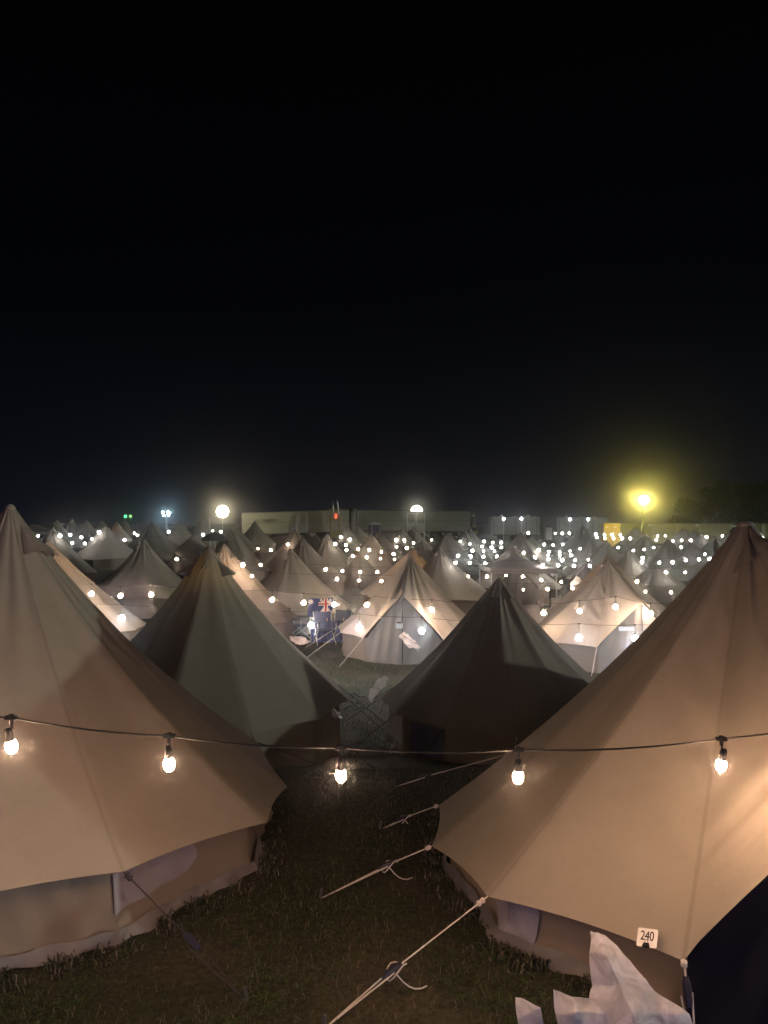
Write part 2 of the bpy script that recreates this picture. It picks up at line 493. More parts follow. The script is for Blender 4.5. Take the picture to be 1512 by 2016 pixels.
t2 = make_tent(b2, T2, 'nearest tent at the right edge, tan canvas with number 240 clipped on its hem', m=16, nt=56, ropes=True, skip_ropes=(0, 11, 10, 9, 8), door_mat=M['door_dark'], zip_=False,
               flaps=((math.radians(256), 0.05, 0.16, 0.26, 0.10), (math.radians(340), 0.05, 0.17, 0.34, 0.14)))
reg(b2, 1.97, 2.40, 0.35)
gf1 = lambda x, y: gz(b1[0] + x, b1[1] + y) - b1[2]
gf2 = lambda x, y: gz(b2[0] + x, b2[1] + y) - b2[2]

def wall_patch(T, gf, a0, a1, pts, name, mat, parent, off=0.016):
    """flat patch sewn on the wall; pts: outline in (u along the wall 0..1, v down the wall 0..1)"""
    def P(u, v):
        th = a0 + (a1 - a0) * u
        e = T.hem(th); rr = math.hypot(e.x, e.y)
        r = rr - T.ins + 0.05 * v - 0.02 * math.sin(PI * v) + off + 0.012 * math.sin(31 * th + 9 * v) * T.fold + 0.010 * math.sin(53 * th - 5 * v)
        x, y = e.x / rr * r, e.y / rr * r
        return Vector((x, y, (e.z - 0.015) * (1 - v) + (gf(x, y) - 0.01) * v))
    top, bot = pts
    rows = []
    for i in range(7):
        f = i / 6
        row = []
        for j in range(25):
            u = j / 24
            vt = np.interp(u, [p[0] for p in top], [p[1] for p in top]); vb = np.interp(u, [p[0] for p in bot], [p[1] for p in bot])
            row.append(P(u, vt + (vb - vt) * f))
        rows.append(row)
    b = MB(); b.grid(rows)
    return b.build(name, mat, parent, smooth=True)

R_ = math.radians
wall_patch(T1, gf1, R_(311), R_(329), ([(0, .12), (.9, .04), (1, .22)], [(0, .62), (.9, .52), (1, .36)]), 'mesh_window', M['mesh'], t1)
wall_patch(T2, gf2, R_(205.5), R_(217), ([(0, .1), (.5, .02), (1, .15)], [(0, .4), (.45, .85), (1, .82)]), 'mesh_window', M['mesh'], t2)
for T, gf, root, a0, a1 in ((T1, gf1, t1, R_(262), R_(352)), (T2, gf2, t2, R_(170), R_(241))):
    rows = []
    for i in range(4):
        v = i / 3; row = []
        for j in range(91):
            th = a0 + (a1 - a0) * j / 90
            e = T.hem(th); rr = math.hypot(e.x, e.y)
            r = rr - T.ins + 0.055 + 0.035 * v + 0.018 * v * math.sin(23 * th) + 0.012 * v * math.sin(57 * th + 1)
            x, y = e.x / rr * r, e.y / rr * r
            row.append(Vector((x, y, gf(x, y) + 0.07 * (1 - v) ** 1.3 + 0.008 + 0.008 * math.sin(41 * th + 3 * v))))
        rows.append(row)
    b = MB(); b.grid(rows); b.build('ground_skirt', M['skirt'], root, smooth=True)

# hand-tied ropes of the two near tents: hem corner, slider, loop back, peg
def near_rope(T, base, k, slider_px, peg_px, mat, root, slack=(0.02, 0.14), loop=True, rad=0.0040):
    th = T.th0 + k * 2 * PI / PANELS
    e = T.hem(th) + Vector(base)
    g = ground_px(*peg_px)
    f = None; best = 9
    for i in range(101):      # the slider sits on the straight rope where the photo shows it
        p = e.lerp(g, i / 100)
        qx, qy = 756 + F * p.x / p.y, 1008 - F * (p.z - CZ) / p.y
        dd = abs(qx - slider_px[0]) + abs(qy - slider_px[1])
        if best == 9 or dd < best: best = dd; f = i / 100
    s = e.lerp(g, f) + Vector((0, 0, 0.015))
    B = Vector(base)
    side = Vector((0, 0, 1)).cross((g - e)).normalized() * 0.02
    b = MB()
    b.tube([e - B, s - B], rad, 6)
    b.tube([s - B + side, g - B], rad, 6)
    b.tube([s - B - side * 1.4 - Vector((0, 0, 0.02)), g - B], rad, 6)
    # knots
    for q in (0.06, 0.10): b.lathe(e.lerp(s, q) - B, [(0.001, -0.018), (0.015, -0.008), (0.015, 0.008), (0.001, 0.018)], 8)
    if loop:
        c = s - B
        pts = [c + side * (1.5 * math.sin(a)) + Vector((0.05 * math.cos(a), 0, 0.018 - 0.05 * (1 - math.cos(a)) * .5 + .02 * math.sin(2 * a))) + (g - e).normalized() * (-0.03 + 0.03 * math.sin(a)) for a in [i * 2 * PI / 14 for i in range(15)]]
        b.tube(pts, rad * 0.9, 6)
        tail = [c + side * 2 + Vector((0.0 + 0.03 * i, 0.015 * i, -0.05 * i + 0.006 * i * i)) for i in range(6)]
        b.tube(tail, rad * 0.9, 6)
    r = b.build('guy_rope', mat, root)
    dv = (g - e).normalized()
    mb = MB(); mb.tube([s - B - dv * 0.06, s - B - dv * .03, s - B + dv * 0.03, s - B + dv * 0.06], [0.012, 0.02, 0.02, 0.012], 6); mb.build('slider', M['slider'], r)
    mb = MB(); mb.tube([g - B + dv * 0.03 + Vector((0, 0, -0.08)), g - B + Vector((0, 0, 0.06))], 0.01, 6); mb.build('peg', M['peg'], r)
near_rope(T2, b2, 11, (770, 1912), (640, 2024), M['rope'], t2)
near_rope(T2, b2, 10, (760, 1706), (633, 1768), M['rope'], t2)
near_rope(T2, b2, 9, (792, 1616), (750, 1633), M['rope'], t2)
near_rope(T2, b2, 8, (838, 1540), (778, 1549), M['rope'], t2, loop=False)
near_rope(T2, b2, 0, (1356, 1960), (1372, 2120), M['rope'], t2, loop=False)
near_rope(T1, b1, 0, (376, 1860), (482, 1968), M['rope_dark'], t1, loop=False, rad=0.004)

# --- every other tent: (peak px, peak py, distance, radius, hem height, door angle or None, seed, label)
D = math.radians
GRP = 'canvas bell tents pitched in rows across the field'
near_list = [
    # second row and the two with porches: own meshes
    (411, 1077, 12.0, 2.20, 0.78, None, 21, 'dark green looking tent with black seams and winged vents right behind the left near tent', dict(fold=0.25)),
    (983, 1138, 12.7, 1.98, 0.62, None, 42, 'dark tent split by its ridge into purple and green halves, left of right near tent', dict(fold=1.3)),
    (808, 1096, 20.9, 2.02, 0.60, D(262), 33, 'pale creased tent with grey triangular door and notice beside the white bucket', dict(fold=1.2)),
    (1199, 1106, 19.8, 2.05, 0.62, D(276), 34, 'pinkish tent with grey triangular door and a bulb at its porch tip', dict(fold=0.5)),
]
roots = {}
for px, py, d, R, hw, dr, sd, lab, kw in near_list:
    p = W(px, py, d); base = (p.x, p.y, gz(p.x, p.y)); H = p.z - base[2]
    T = Tent(R, H, hw, D(sd * 7), door=dr, half=D(30), peak=1.72, seed=sd, fold=kw.get('fold', 1))
    if dr is not None: T.th0 = dr - D(30)
    if sd == 42: T.th0 = D(268)
    fl = ()
    if sd == 21: fl = ((D(200), 0.08, 0.19, 0.30, 0.12), (D(340), 0.08, 0.19, 0.30, 0.12), (D(268), 0.08, 0.14, 0.16, 0.03))
    if sd == 42: fl = ((D(300), 0.06, 0.16, 0.28, 0.06), (D(240), 0.05, 0.15, 0.24, 0.05))
    if sd == 33: fl = ((D(330), 0.06, 0.16, 0.28, 0.06),)
    if sd == 34: fl = ((D(340), 0.08, 0.2, 0.3, 0.07), (D(200), 0.08, 0.2, 0.3, 0.07))
    roots[sd] = (make_tent(base, T, lab, m=12, nt=36, flaps=fl, group=GRP, rope_len=0.9, rope_mat=M['rope_dark'] if sd in (21, 42) else None), T, base)
    if sd in (21, 42): CONES.insert(0, (base[0], base[1], base[2] + H, base[2] + hw, R))
    else: reg(base, R, H, hw)

protos = []
def proto(door, seed):
    T = Tent(2.0, 2.65, 0.62, D(240) if door else D(255), door=D(270) if door else None, half=D(30), peak=1.7, seed=seed, fold=0.6 + 0.12 * (seed % 5)); T.k = 0.2 + 0.05 * (seed % 4)
    rp = random.Random(seed); T.offs = {k: (rp.uniform(-.07, .07), rp.uniform(-.07, .07), rp.uniform(-.07, .07)) for k in range(PANELS)}
    root = make_tent((0, 0, 0), T, 'x', m=6, nt=14, ropes=False, flaps=((D(315), 0.07, 0.18, 0.28, 0.07), (D(225), 0.07, 0.18, 0.28, 0.07)))
    for o in [root] + children(root):
        if o.type == 'MESH' and o.name.startswith(('tent_wall', 'door')):
            for v in o.data.vertices:
                if v.co.z < 0.12: v.co.z = -0.06
    return root
# the copies' skirts are pressed a few centimetres into the uneven turf
_gz = gz
gz = lambda x, y: 0.0
protos = {True: [proto(True, 5), proto(True, 6), proto(True, 15)], False: [proto(False, 8), proto(False, 9), proto(False, 10), proto(False, 17)]}
gz = _gz
used = set()

tents = [
    # px, py, d, R, door faces us, z turn, glow (W of a lantern inside), label
    (97, 1063, 20.5, 2.6, False, 0, 90, 'orange glowing tent with dark seams whose peak shows right of the left near tent'),
    (446, 1070, 22.8, 2.1, False, 20, 110, 'peach glowing tent with dark seams right behind the dark green looking tent'),
    (573, 1078, 25.5, 2.0, False, 5, 0, 'grey tent with a blue flag hung on its shaded lower front'),
    (282, 1060, 29.0, 2.0, False, 11, 0, 'grey tent with two dark folding chairs standing before its shaded front'),
    (103, 1038, 40.0, 2.3, False, -8, 0, 'pale grey tent rising directly behind the orange glowing tent at left'),
    (209, 1033, 52.0, 2.3, False, 14, 0, 'large grey tent with a dark lower half left of the tent with chairs'),
    (383, 1050, 42.0, 1.9, True, -38, 0, 'white lit tent with a small porch and bright bulb at its left'),
    (868, 1078, 29.5, 2.0, False, -6, 0, 'bluish lilac tent right behind the pale creased tent'),
    (810, 1078, 30.0, 2.1, False, 9, 95, 'tent with a bright orange tip peeping over the pale creased tent'),
    (1196, 1091, 25.0, 2.0, False, 3, 60, 'peach glowing tent whose vented tip peeps over the pinkish porch tent'),
    (598, 1057, 36.0, 2.05, False, 26, 0, 'tan lit tent right behind the grey tent with the flag'),
    (645, 1050, 40.0, 2.0, False, 2, 0, 'grey tent with a steep dark lower right, between tan lit tent and bulbs'),
    (458, 1040, 40.5, 2.05, False, -4, 0, 'grey tent sloping right behind the peach glowing tent'),
    (462, 1031, 62.0, 2.1, False, 17, 0, 'olive tent whose right slope shows between grey tent and the trailer'),
    (501, 1025, 74.0, 2.1, False, -12, 0, 'dark olive tent standing in front of the left trailer end'),
    (299, 1025, 62.0, 2.4, False, 8, 0, 'broad dark olive tent behind the tent with two folding chairs'),
    (355, 1025, 66.0, 2.2, False, 23, 0, 'dark olive tent with one pale left edge under the blue floodlights'),
    (395, 1024, 74.0, 2.1, False, -18, 0, 'dim olive tent left of the leaning white pole'),
    (112, 1022, 70.0, 2.1, False, 12, 0, 'dark olive tent at the far left behind the pale grey one'),
    (141, 1021, 78.0, 2.1, False, 6, 0, 'far tan tent, second peak from the left on the skyline'),
    (171, 1023, 68.0, 2.1, False, -9, 0, 'far tan tent behind a row of white bulbs at left'),
    (200, 1023, 84.0, 2.1, False, 15, 0, 'far grey tent peeping over the large grey tent at left'),
    (229, 1025, 66.0, 2.0, False, 3, 18, 'far dark olive tent with a lit yellow tip'),
    (244, 1022, 76.0, 2.1, False, 21, 0, 'far tan tent under the pair of green lights'),
    (583, 1042, 44.0, 2.1, False, -15, 0, 'brown olive tent with a bulb on its left slope, behind the tan lit tent'),
    (613, 1040, 54.0, 2.0, False, 7, 0, 'dark grey green tent behind the tan lit tent near the trailer'),
    (683, 1034, 55.0, 2.0, True, -6, 0, 'pale greenish tent with a porch among bulbs below the lifting machine'),
    (704, 1031, 66.0, 2.0, False, 4, 0, 'purplish dark tent left of the blue hut'),
    (728, 1050, 40.0, 2.1, True, -14, 25, 'orange brown tent with a dark porch ringed by warm bulbs'),
    (746, 1045, 49.0, 2.0, False, -3, 0, 'dim grey tent leaning behind the tent ringed by warm bulbs'),
    (792, 1038, 52.0, 2.0, True, -4, 0, 'pale green tent with a porch below the half dome lamp'),
    (814, 1036, 57.0, 2.1, False, 13, 0, 'grey tent with a yellow right edge below the half dome lamp'),
    (831, 1064, 41.0, 1.8, False, 18, 0, 'small dark green tent between the orange tip and the bluish lilac tent'),
    (875, 1052, 42.0, 2.0, True, -16, 0, 'pale tent with a brown left side and deep creases behind the lilac tent'),
    (881, 1047, 47.0, 2.0, False, 25, 0, 'grey tent tucked close behind the pale tent with a brown left side'),
    (915, 1043, 50.0, 2.0, True, 10, 0, 'pale tent with bulbs below the right end of the far trailer'),
    (923, 1040, 57.0, 2.1, False, -7, 0, 'grey tent whose right slope shows beside the yellow lit grass'),
    (1026, 1047, 38.5, 2.2, True, 15, 0, 'tall pale creased tent behind the canopy with flat eaves'),
    (1046, 1054, 46.0, 2.0, False, 10, 0, 'grey tent showing as a right slope behind the tall pale creased tent'),
    (1013, 1074, 33.5, 2.1, True, 2, 12, 'orange lit tent with a dark porch standing under the canopy'),
    (1150, 1034, 62.0, 2.4, False, 6, 0, 'bluish dark tent with a sandy right face before the right cabins'),
    (1163, 1054, 46.0, 2.0, False, -13, 0, 'dark grey tent left of the brown tent with bulbs on its eave'),
    (1194, 1063, 36.5, 2.0, True, -24, 0, 'brown tent with bulbs along its eave behind the peach vented tip'),
    (1236, 1079, 31.5, 2.0, False, 8, 0, 'dark green and brown tent right of the peach vented tip'),
    (1292, 1106, 27.0, 2.1, False, -5, 0, 'dark brown tent in shade beside the framed chairs at right'),
    (1250, 1036, 62.0, 2.1, False, 17, 0, 'far pale grey tent under the yellow floodlight'),
    (1268, 1049, 48.0, 2.1, False, -2, 0, 'tan grey tent with bulbs at its foot below the yellow floodlight'),
    (1316, 1061, 38.0, 2.2, False, 12, 0, 'dark grey tent in front of the mesh fence, bulbs on its lower slope'),
    (1345, 1037, 66.0, 2.1, False, 4, 0, 'dark tent with a yellow left edge beside the fence posts'),
    (1368, 1042, 56.0, 2.0, False, -11, 0, 'far pale tent right of the dark tent with a yellow edge'),
    (1384, 1049, 48.0, 2.0, False, 22, 0, 'dim dark tent between far pale tent and the red banded one'),
    (1359, 1065, 37.0, 2.0, True, 28, 0, 'bright tan tent with a grey porch and white bulbs near the right tent'),
    (1408, 1055, 43.0, 2.0, False, 9, 0, 'striped looking tent with a red band round its eave'),
    (1447, 1034, 62.0, 2.1, False, -20, 0, 'dark tent with a bright yellow left slope beside the right near peak'),
    (2171, 1232, 9.2, 2.2, False, 0, 0, 'unseen tent added beyond the right edge to shade the second row'),  # out of view, added to cast shade on the second row
    (1522, 1046, 50.0, 2.2, False, 0, 0, 'olive tent showing right of the right near peak'),
]
lanterns = []
for i, (px, py, d, R, dr, turn, glow, lab) in enumerate(tents):
    pr = protos[dr][i % len(protos[dr])]
    o = pr if pr.name not in used else copy_tree(pr)
    used.add(pr.name)
    p = W(px, py, d); g = gz(p.x, p.y); H = p.z - g
    o.location = (p.x, p.y, g)
    o.rotation_euler = (D(rnd.uniform(-1.6, 1.6)), D(rnd.uniform(-1.6, 1.6)), D(turn) - (math.atan2(p.x, p.y) if dr else 0))
    o.scale = (R / 2.0, R / 2.0, H / 2.68)
    o['label'] = lab; o['group'] = GRP
    reg((p.x, p.y, g), R, H, 0.62)
    if glow: lanterns.append((p.x, p.y, g + H - 1.15, glow * 0.6))
    if 'red band' in lab:
        rows = []
        for k in range(3):
            rows.append([Vector((2.02 * math.cos(a) * (0.80 + 0.09 * k), 2.02 * math.sin(a) * (0.80 + 0.09 * k), 1.12 - 0.16 * k)) for a in [j * 2 * PI / 48 for j in range(48)]])
        b = MB(); b.grid(rows, closed=True); b.build('awning_band', M['red'], o, smooth=True)
    if 'folding chairs standing' in lab: tA = o
for a in (True, False):
    for q in protos[a]:
        if q.name not in used:
            for c in children(q): bpy.data.objects.remove(c)
            bpy.data.objects.remove(q)

def point(name, loc, watts, col, r=0.05):
    l = bpy.data.lights.new(name, 'POINT'); l.energy = watts; l.color = col; l.shadow_soft_size = r
    o = bpy.data.objects.new(name, l); COL.objects.link(o); o.location = loc
    return o
for x, y, z, w in lanterns: point('tent_lantern', (x, y, z), w, (1.0, 0.50, 0.17))
point('tent_lantern', (b2[0] + 0.15, b2[1] - 0.85, b2[2] + 0.32), 15, (1.0, 0.55, 0.20))
r3, T3, b3 = roots[21]
point('tent_lantern', (b3[0] + 0.05, b3[1] - 0.05, b3[2] + T3.H - 0.55), 3.2, (1.0, 0.62, 0.16))

# ---------------------------------------------------------------- light strings
def clear_of_tents(px, py, d, margin=0.5):
    q = 14.5 if d > 14 else 2.0
    while q < d:
        p = W(px, py, q)
        for x, y, za, zh, R in CONES[4 if d > 14 else 0:]:
            if zh - 0.7 < p.z < za:
                rr = R * min(1.0, (za - p.z) / (za - zh)) * 0.97
                if (p.x - x) ** 2 + (p.y - y) ** 2 < rr * rr: return q - margin
        q += 0.06
    return d

bulb_mats = {}
def bulb_mat(kind, r):
    key = (kind, round(r, 3))
    if key not in bulb_mats:
        col, I = {'near': ((1.0, 0.60, 0.355), 1.5), 'porch': ((1.0, 0.70, 0.50), 3.6), 'warm': ((1.0, 0.73, 0.53), 1.1), 'cool': ((0.96, 0.96, 1.0), 5.0), 'white': ((1.0, 0.975, 0.90), 1.0), 'pale': ((1.0, 0.90, 0.72), 0.9), 'violet': ((0.64, 0.56, 1.0), 4.8)}[kind]
        bulb_mats[key] = emit('bulb_glass_' + kind, col, I / (PI * r * r))
    return bulb_mats[key]

bulb_mesh = {}
def string(label, kind, d, pts, r, drop=0.12, ext=1, detail=False, clear=True, shape=1.0):
    P = []
    for px, py in sorted(pts):
        q = clear_of_tents(px, py, d) if clear else d if not detail else (3.1 if px > 1500 else 3.22 + 0.36 * max(-.6, px / 1512))
        if kind == 'porch' and px > 1100: q = min(q, 17.7)
        P.append(W(px, py, q))
    root = thing('string_light', label, 'light string', P[0] + Vector((0, 0, drop)), 0, 'festoon light strings over the camp')
    O = P[0] + Vector((0, 0, drop))
    nodes = [p + Vector((0, 0, drop)) for p in P]
    sp = max(0.5, min((nodes[i + 1] - nodes[i]).length for i in range(len(nodes) - 1)) if len(nodes) > 1 else 1.0)
    if ext:
        a = (nodes[0] - nodes[1]).normalized() if len(nodes) > 1 else Vector((-1, 0, 0))
        b = (nodes[-1] - nodes[-2]).normalized() if len(nodes) > 1 else Vector((1, 0, 0))
        a.z = 0.05; b.z = 0.05
        nodes = [nodes[0] + a * sp * ext] + nodes + [nodes[-1] + b * sp * ext]
    path = []
    for i in range(len(nodes) - 1):
        L = (nodes[i + 1] - nodes[i]).length
        n = 6
        for k in range(n):
            f = k / n
            path.append(nodes[i].lerp(nodes[i + 1], f) - O - Vector((0, 0, min(0.2, 0.02 * L) * 4 * f * (1 - f))))
    path.append(nodes[-1] - O)
    MB().tube(path, 0.0045, 5).build('cable', M['cable'], root)
    rr = random.Random(len(pts) * 7 + int(d * 10))
    for p in P:
        key = (round(r, 3), shape)
        b = MB()
        prof = [(0.001, -1.45), (0.45, -1.33), (0.8, -0.95), (0.98, -0.35), (1.0, 0.1), (0.9, 0.5), (0.72, 0.85)] if shape > 1 else [(0.001, -1), (0.5, -0.87), (0.87, -0.5), (1, 0), (0.87, 0.5), (0.5, 0.87), (0.001, 1)]
        if key not in bulb_mesh:
            b.lathe((0, 0, 0), [(q * r, z * r) for q, z in prof], 12)
            o = b.build('bulb', bulb_mat(kind, r), root, smooth=True); bulb_mesh[key] = o.data
        else:
            o = bpy.data.objects.new('bulb', bulb_mesh[key]); COL.objects.link(o); o.parent = root
        if kind != 'x':
            o.material_slots[0].link = 'OBJECT'; o.material_slots[0].material = bulb_mat(kind, r)
        o.location = p - O
        if not detail: o.scale = [rr.choice((.72, .85, 1.0, 1.0, 1.12))] * 3
        if detail: o.rotation_euler = (rr.uniform(-.15, .15), (p.x * 0.10 if d < 6 else rr.uniform(-.1, .1)), 0)
        if detail:
            s = MB(); q = p - O; top = Vector((q.x, q.y, q.z + drop))
            h = r * 1.25
            if shape > 1: s.lathe((0, 0, 0), [(.0001, r * .84), (r * .74, r * .84), (r * .76, r * .95), (r * .66, r * 1.15), (.016, h + .004)], 12)
            s.lathe((0, 0, 0), [(0.0001, h + 0.045), (0.012, h + 0.045), (0.016, h + 0.035), (0.017, h - 0.005), (0.0001, h - 0.01)], 8)
            so = s.build('socket', M['cable'], o, smooth=True)
            c = MB(); c.tube([q + Vector((0, 0, h + 0.035)), q.lerp(top, 0.6) + Vector((0.004, 0, 0)), top], 0.0045, 5)
            c.box(top, (0.05, 0.018, 0.016)); c.tube([top - Vector((0, 0, 0.03)), top + Vector((0, 0, .014))], [0.008, 0.011], 6)
            c.build('drop_cord', M['cable'], root)
    return root

string('nearest light string with five big warm bulbs across the two near tents', 'near', 3.4,
       [(-322, 1432), (22, 1468), (333, 1503), (671, 1525), (1020, 1528), (1420, 1505), (1790, 1450)], 0.0235, drop=0.118, ext=0, detail=True, clear=False, shape=1.3)
string('string of dazzling white bulbs hung low before the pale porch tents', 'cool', 16.7,
       [(240, 1217), (368, 1222), (490, 1226), (613, 1231), (707, 1236), (830, 1242), (955, 1250), (1140, 1255), (1250, 1257)], 0.062, drop=0.3, detail=True, clear=True)
string('string of pinkish bulbs tied to the porch tips of the pale tents', 'porch', 19.1,
       [(180, 1169), (237, 1173), (298, 1171), (410, 1177), (536, 1181), (598, 1187), (658, 1190), (722, 1191), (850, 1200), (960, 1206), (1070, 1207), (1141, 1203), (1212, 1195), (1281, 1208)], 0.050, drop=0.24, detail=True)
S = [
    ('three warm bulbs strung low in front of the canopy and orange lit tent', 'warm', 22.5, [(1030, 1161), (1078, 1160), (1127, 1158)]),
    ('three warm bulbs beside the framed chairs right of the pinkish tent', 'warm', 22.0, [(1254, 1145), (1271, 1165), (1321, 1166)]),
    ('warm bulbs strung along the front eave of the canopy', 'warm', 27.0, [(922, 1135), (959, 1135), (996, 1133), (1029, 1135), (1066, 1142), (1105, 1146)]),
    ('four warm bulbs in a level row below the tan lit and grey tents', 'warm', 28.5, [(641, 1121), (674, 1124), (709, 1126), (743, 1126)]),
    ('lowest row of warm bulbs left of the orange tip tent', 'warm', 24.5, [(496, 1134), (664, 1140), (707, 1143), (751, 1144)]),
    ('warm bulbs on the slopes of the peach and the white lit tents', 'warm', 33.0, [(348, 1101), (478, 1112), (513, 1112)]),
    ('warm bulbs over the dark grass behind the dark olive tent', 'warm', 45.0, [(508, 1080), (533, 1083), (567, 1072)]),
    ('upper row of warm bulbs on the orange brown tent with dark porch', 'warm', 37.0, [(705, 1081), (727, 1083), (751, 1087), (775, 1091)]),
    ('lower row of warm bulbs over the dark porch of the orange brown tent', 'warm', 34.0, [(695, 1095), (722, 1097), (749, 1100), (777, 1101)]),
    ('pale bulbs in the top row below trailers and half dome lamp', 'pale', 56.0, [(671, 1057), (689, 1062), (780, 1063), (796, 1064), (850, 1063)]),
    ('pale bulbs in the second row below the half dome lamp', 'pale', 48.0, [(660, 1071), (681, 1073), (814, 1069)]),
    ('pale bulbs in the third row beside the small porches', 'pale', 44.0, [(682, 1083), (781, 1077), (801, 1079)]),
    ('white bulbs in the top row before the yellow lit grass', 'white', 54.0, [(907, 1066), (953, 1066), (970, 1068), (987, 1068), (1071, 1072), (1089, 1073), (1108, 1072)]),
    ('white bulbs in the second row round the tall pale creased tent', 'white', 44.0, [(925, 1071), (949, 1076), (968, 1078), (987, 1078), (1061, 1083), (1081, 1086), (1102, 1087), (1122, 1085), (1142, 1080)]),
    ('white bulbs in the third row round the tall pale creased tent', 'white', 38.0, [(930, 1084), (952, 1085), (973, 1085), (1031, 1089), (1079, 1093), (1102, 1094), (1124, 1093)]),
    ('white bulbs in the fourth row round the tall pale creased tent', 'white', 33.0, [(902, 1094), (927, 1095), (952, 1096), (978, 1095), (1054, 1097), (1080, 1101), (1107, 1103), (1132, 1103), (1158, 1102)]),
    ('lowest row of white bulbs just behind the canopy', 'white', 30.0, [(897, 1108), (925, 1108), (955, 1109), (1069, 1112), (1099, 1113), (1130, 1114), (1161, 1114)]),
    ('farthest white bulbs in front of fence, yellow skip and cabins', 'white', 66.0, [(1040, 1049), (1093, 1050), (1107, 1050), (1121, 1050), (1173, 1052), (1190, 1053), (1205, 1053), (1221, 1053), (1295, 1055), (1310, 1055), (1391, 1057), (1422, 1055), (1500, 1058)]),
    ('second farthest white bulbs before the yellow skip and fence', 'white', 58.0, [(1175, 1058), (1191, 1060), (1208, 1060), (1225, 1060), (1241, 1060), (1292, 1063), (1325, 1065), (1342, 1064), (1360, 1064), (1431, 1067)]),
    ('white bulbs along the foot of the tan grey tent below the floodlight', 'white', 43.0, [(1217, 1078), (1247, 1084), (1268, 1082), (1287, 1078), (1341, 1077)]),
    ('white bulbs across the dark grey and bright tan tents at right', 'white', 33.0, [(1265, 1098), (1264, 1107), (1298, 1108), (1324, 1107), (1350, 1103), (1376, 1101), (1388, 1091), (1397, 1101)]),
    ('two white bulbs low before the bright tan tent at right', 'white', 28.0, [(1311, 1127), (1349, 1127)]),
    ('cluster of white bulbs beside the left near peak and far tan tents', 'white', 60.0, [(65, 1047), (75, 1050), (83, 1046), (118, 1055), (138, 1053), (160, 1058), (181, 1061)]),
    ('far white bulbs strung among dark olive tents at left', 'white', 64.0, [(195, 1048), (265, 1050), (271, 1054), (332, 1047), (419, 1045), (435, 1047)]),
    ('lower far white bulbs strung over the grey tents at left', 'white', 50.0, [(75, 1055), (142, 1069), (167, 1070), (245, 1063), (400, 1053)]),
]
for lab, kind, d, pts in S: string(lab, kind, d, pts, 0.0015 * d, drop=0.18, clear=True)
# fill light: unseen string of violet bulbs added behind the camera
string('unseen string of violet fill bulbs added behind the viewer', 'violet', -2.6, [(x, 1008 + 1.0 / 2.6 * F * -1) for x in (-2400, -1350, -300, 750, 1800, 2850, 3900)], 0.04, drop=0.12, clear=False)

# ---------------------------------------------------------------- ground and grass
xs = sorted(set([-190 + 4 * i for i in range(96)] + [round(-9 + 0.25 * i, 3) for i in range(73)]))
ys = sorted(set([-30 + 4 * i for i in range(71)] + [round(0 + 0.25 * i, 3) for i in range(97)]))
b = MB(); b.grid([[Vector((x, y, gz(x, y))) for x in xs] for y in ys])
tag(b.build('ground', ground_mat(), smooth=True), kind='structure')

def blades(name, n, seed, area, lmin, lmax, wid, mat, lean, dens=1.0, leaf=False):
    r = np.random.default_rng(seed)
    vs = []; fs = []
    x0, x1, y0, y1 = area
    cnt = 0
    while cnt < n:
        y = y0 + (y1 - y0) * r.random() ** 1.7
        x = x0 + (x1 - x0) * r.random()
        if abs(x) > 0.56 * y + 0.3: continue
        if math.hypot(x - b1[0], y - b1[1]) < 1.86 or math.hypot(x - b2[0], y - b2[1]) < 1.84: continue
        # patchy: bare and lush places
        pn = math.sin(3.1 * x + 1.3 * y) * math.sin(2.3 * y - 1.7 * x) + 0.5 * math.sin(7 * x + 2) * math.sin(6 * y)
        if leaf and pn < -0.1: continue
        if not leaf and r.random() > 0.62 + 0.38 * pn: continue
        z = gz(x, y)
        L = lmin + (lmax - lmin) * r.random() ** 2
        a = r.random() * 2 * PI
        w = wid * (0.6 + 0.8 * r.random())
        k = len(vs)
        if leaf:
            h = L * (0.4 + 0.6 * r.random()); tl = (r.random() - .5) * 0.9
            for q in range(3):
                aa = a + q * 2.09; c, s_ = math.cos(aa), math.sin(aa); k = len(vs)
                vs += [(x, y, z + h), (x + w * (c - .6 * s_), y + w * (s_ + .6 * c), z + h + tl * w * c), (x + 1.5 * w * c, y + 1.5 * w * s_, z + h + tl * w * 1.3 * c), (x + w * (c + .6 * s_), y + w * (s_ - .6 * c), z + h + tl * w * c)]
                fs.append((k, k + 1, k + 2, k + 3))
        else:
            ln = lean * (0.3 + r.random())
            dx, dy = math.cos(a), math.sin(a); px_, py_ = -dy * w, dx * w
            m1 = (x + dx * ln * L * .35, y + dy * ln * L * .35, z + L * .6)
            tp = (x + dx * ln * L, y + dy * ln * L, z + L * (0.95 - 0.35 * min(1.2, ln)))
            vs += [(x - px_, y - py_, z - .005), (x + px_, y + py_, z - .005), (m1[0] + px_ * .7, m1[1] + py_ * .7, m1[2]), (m1[0] - px_ * .7, m1[1] - py_ * .7, m1[2]), tp]
            fs += [(k, k + 1, k + 2, k + 3), (k + 3, k + 2, k + 4)]
        cnt += 1
    me = bpy.data.meshes.new(name); me.from_pydata(vs, [], fs); me.materials.append(mat)
    o = bpy.data.objects.new(name, me); COL.objects.link(o)
    return tag(o, kind='stuff')
tag(blades('grass', 80000, 1, (-4.5, 4.5, 2.6, 12.5), 0.015, 0.06, 0.0019, M['grass'], 1.1), 'short worn grass between the tents', 'grass')
tag(blades('clover', 9000, 2, (-4.5, 4.5, 2.6, 9.0), 0.01, 0.035, 0.010, M['clover'], 1.0, leaf=True), 'patches of dark clover in the grass', 'clover')
tag(blades('far_grass', 26000, 4, (-6, 6, 11.5, 24.0), 0.03, 0.10, 0.006, M['grass'], 1.2), 'trodden grass before the pale porch tents', 'grass')

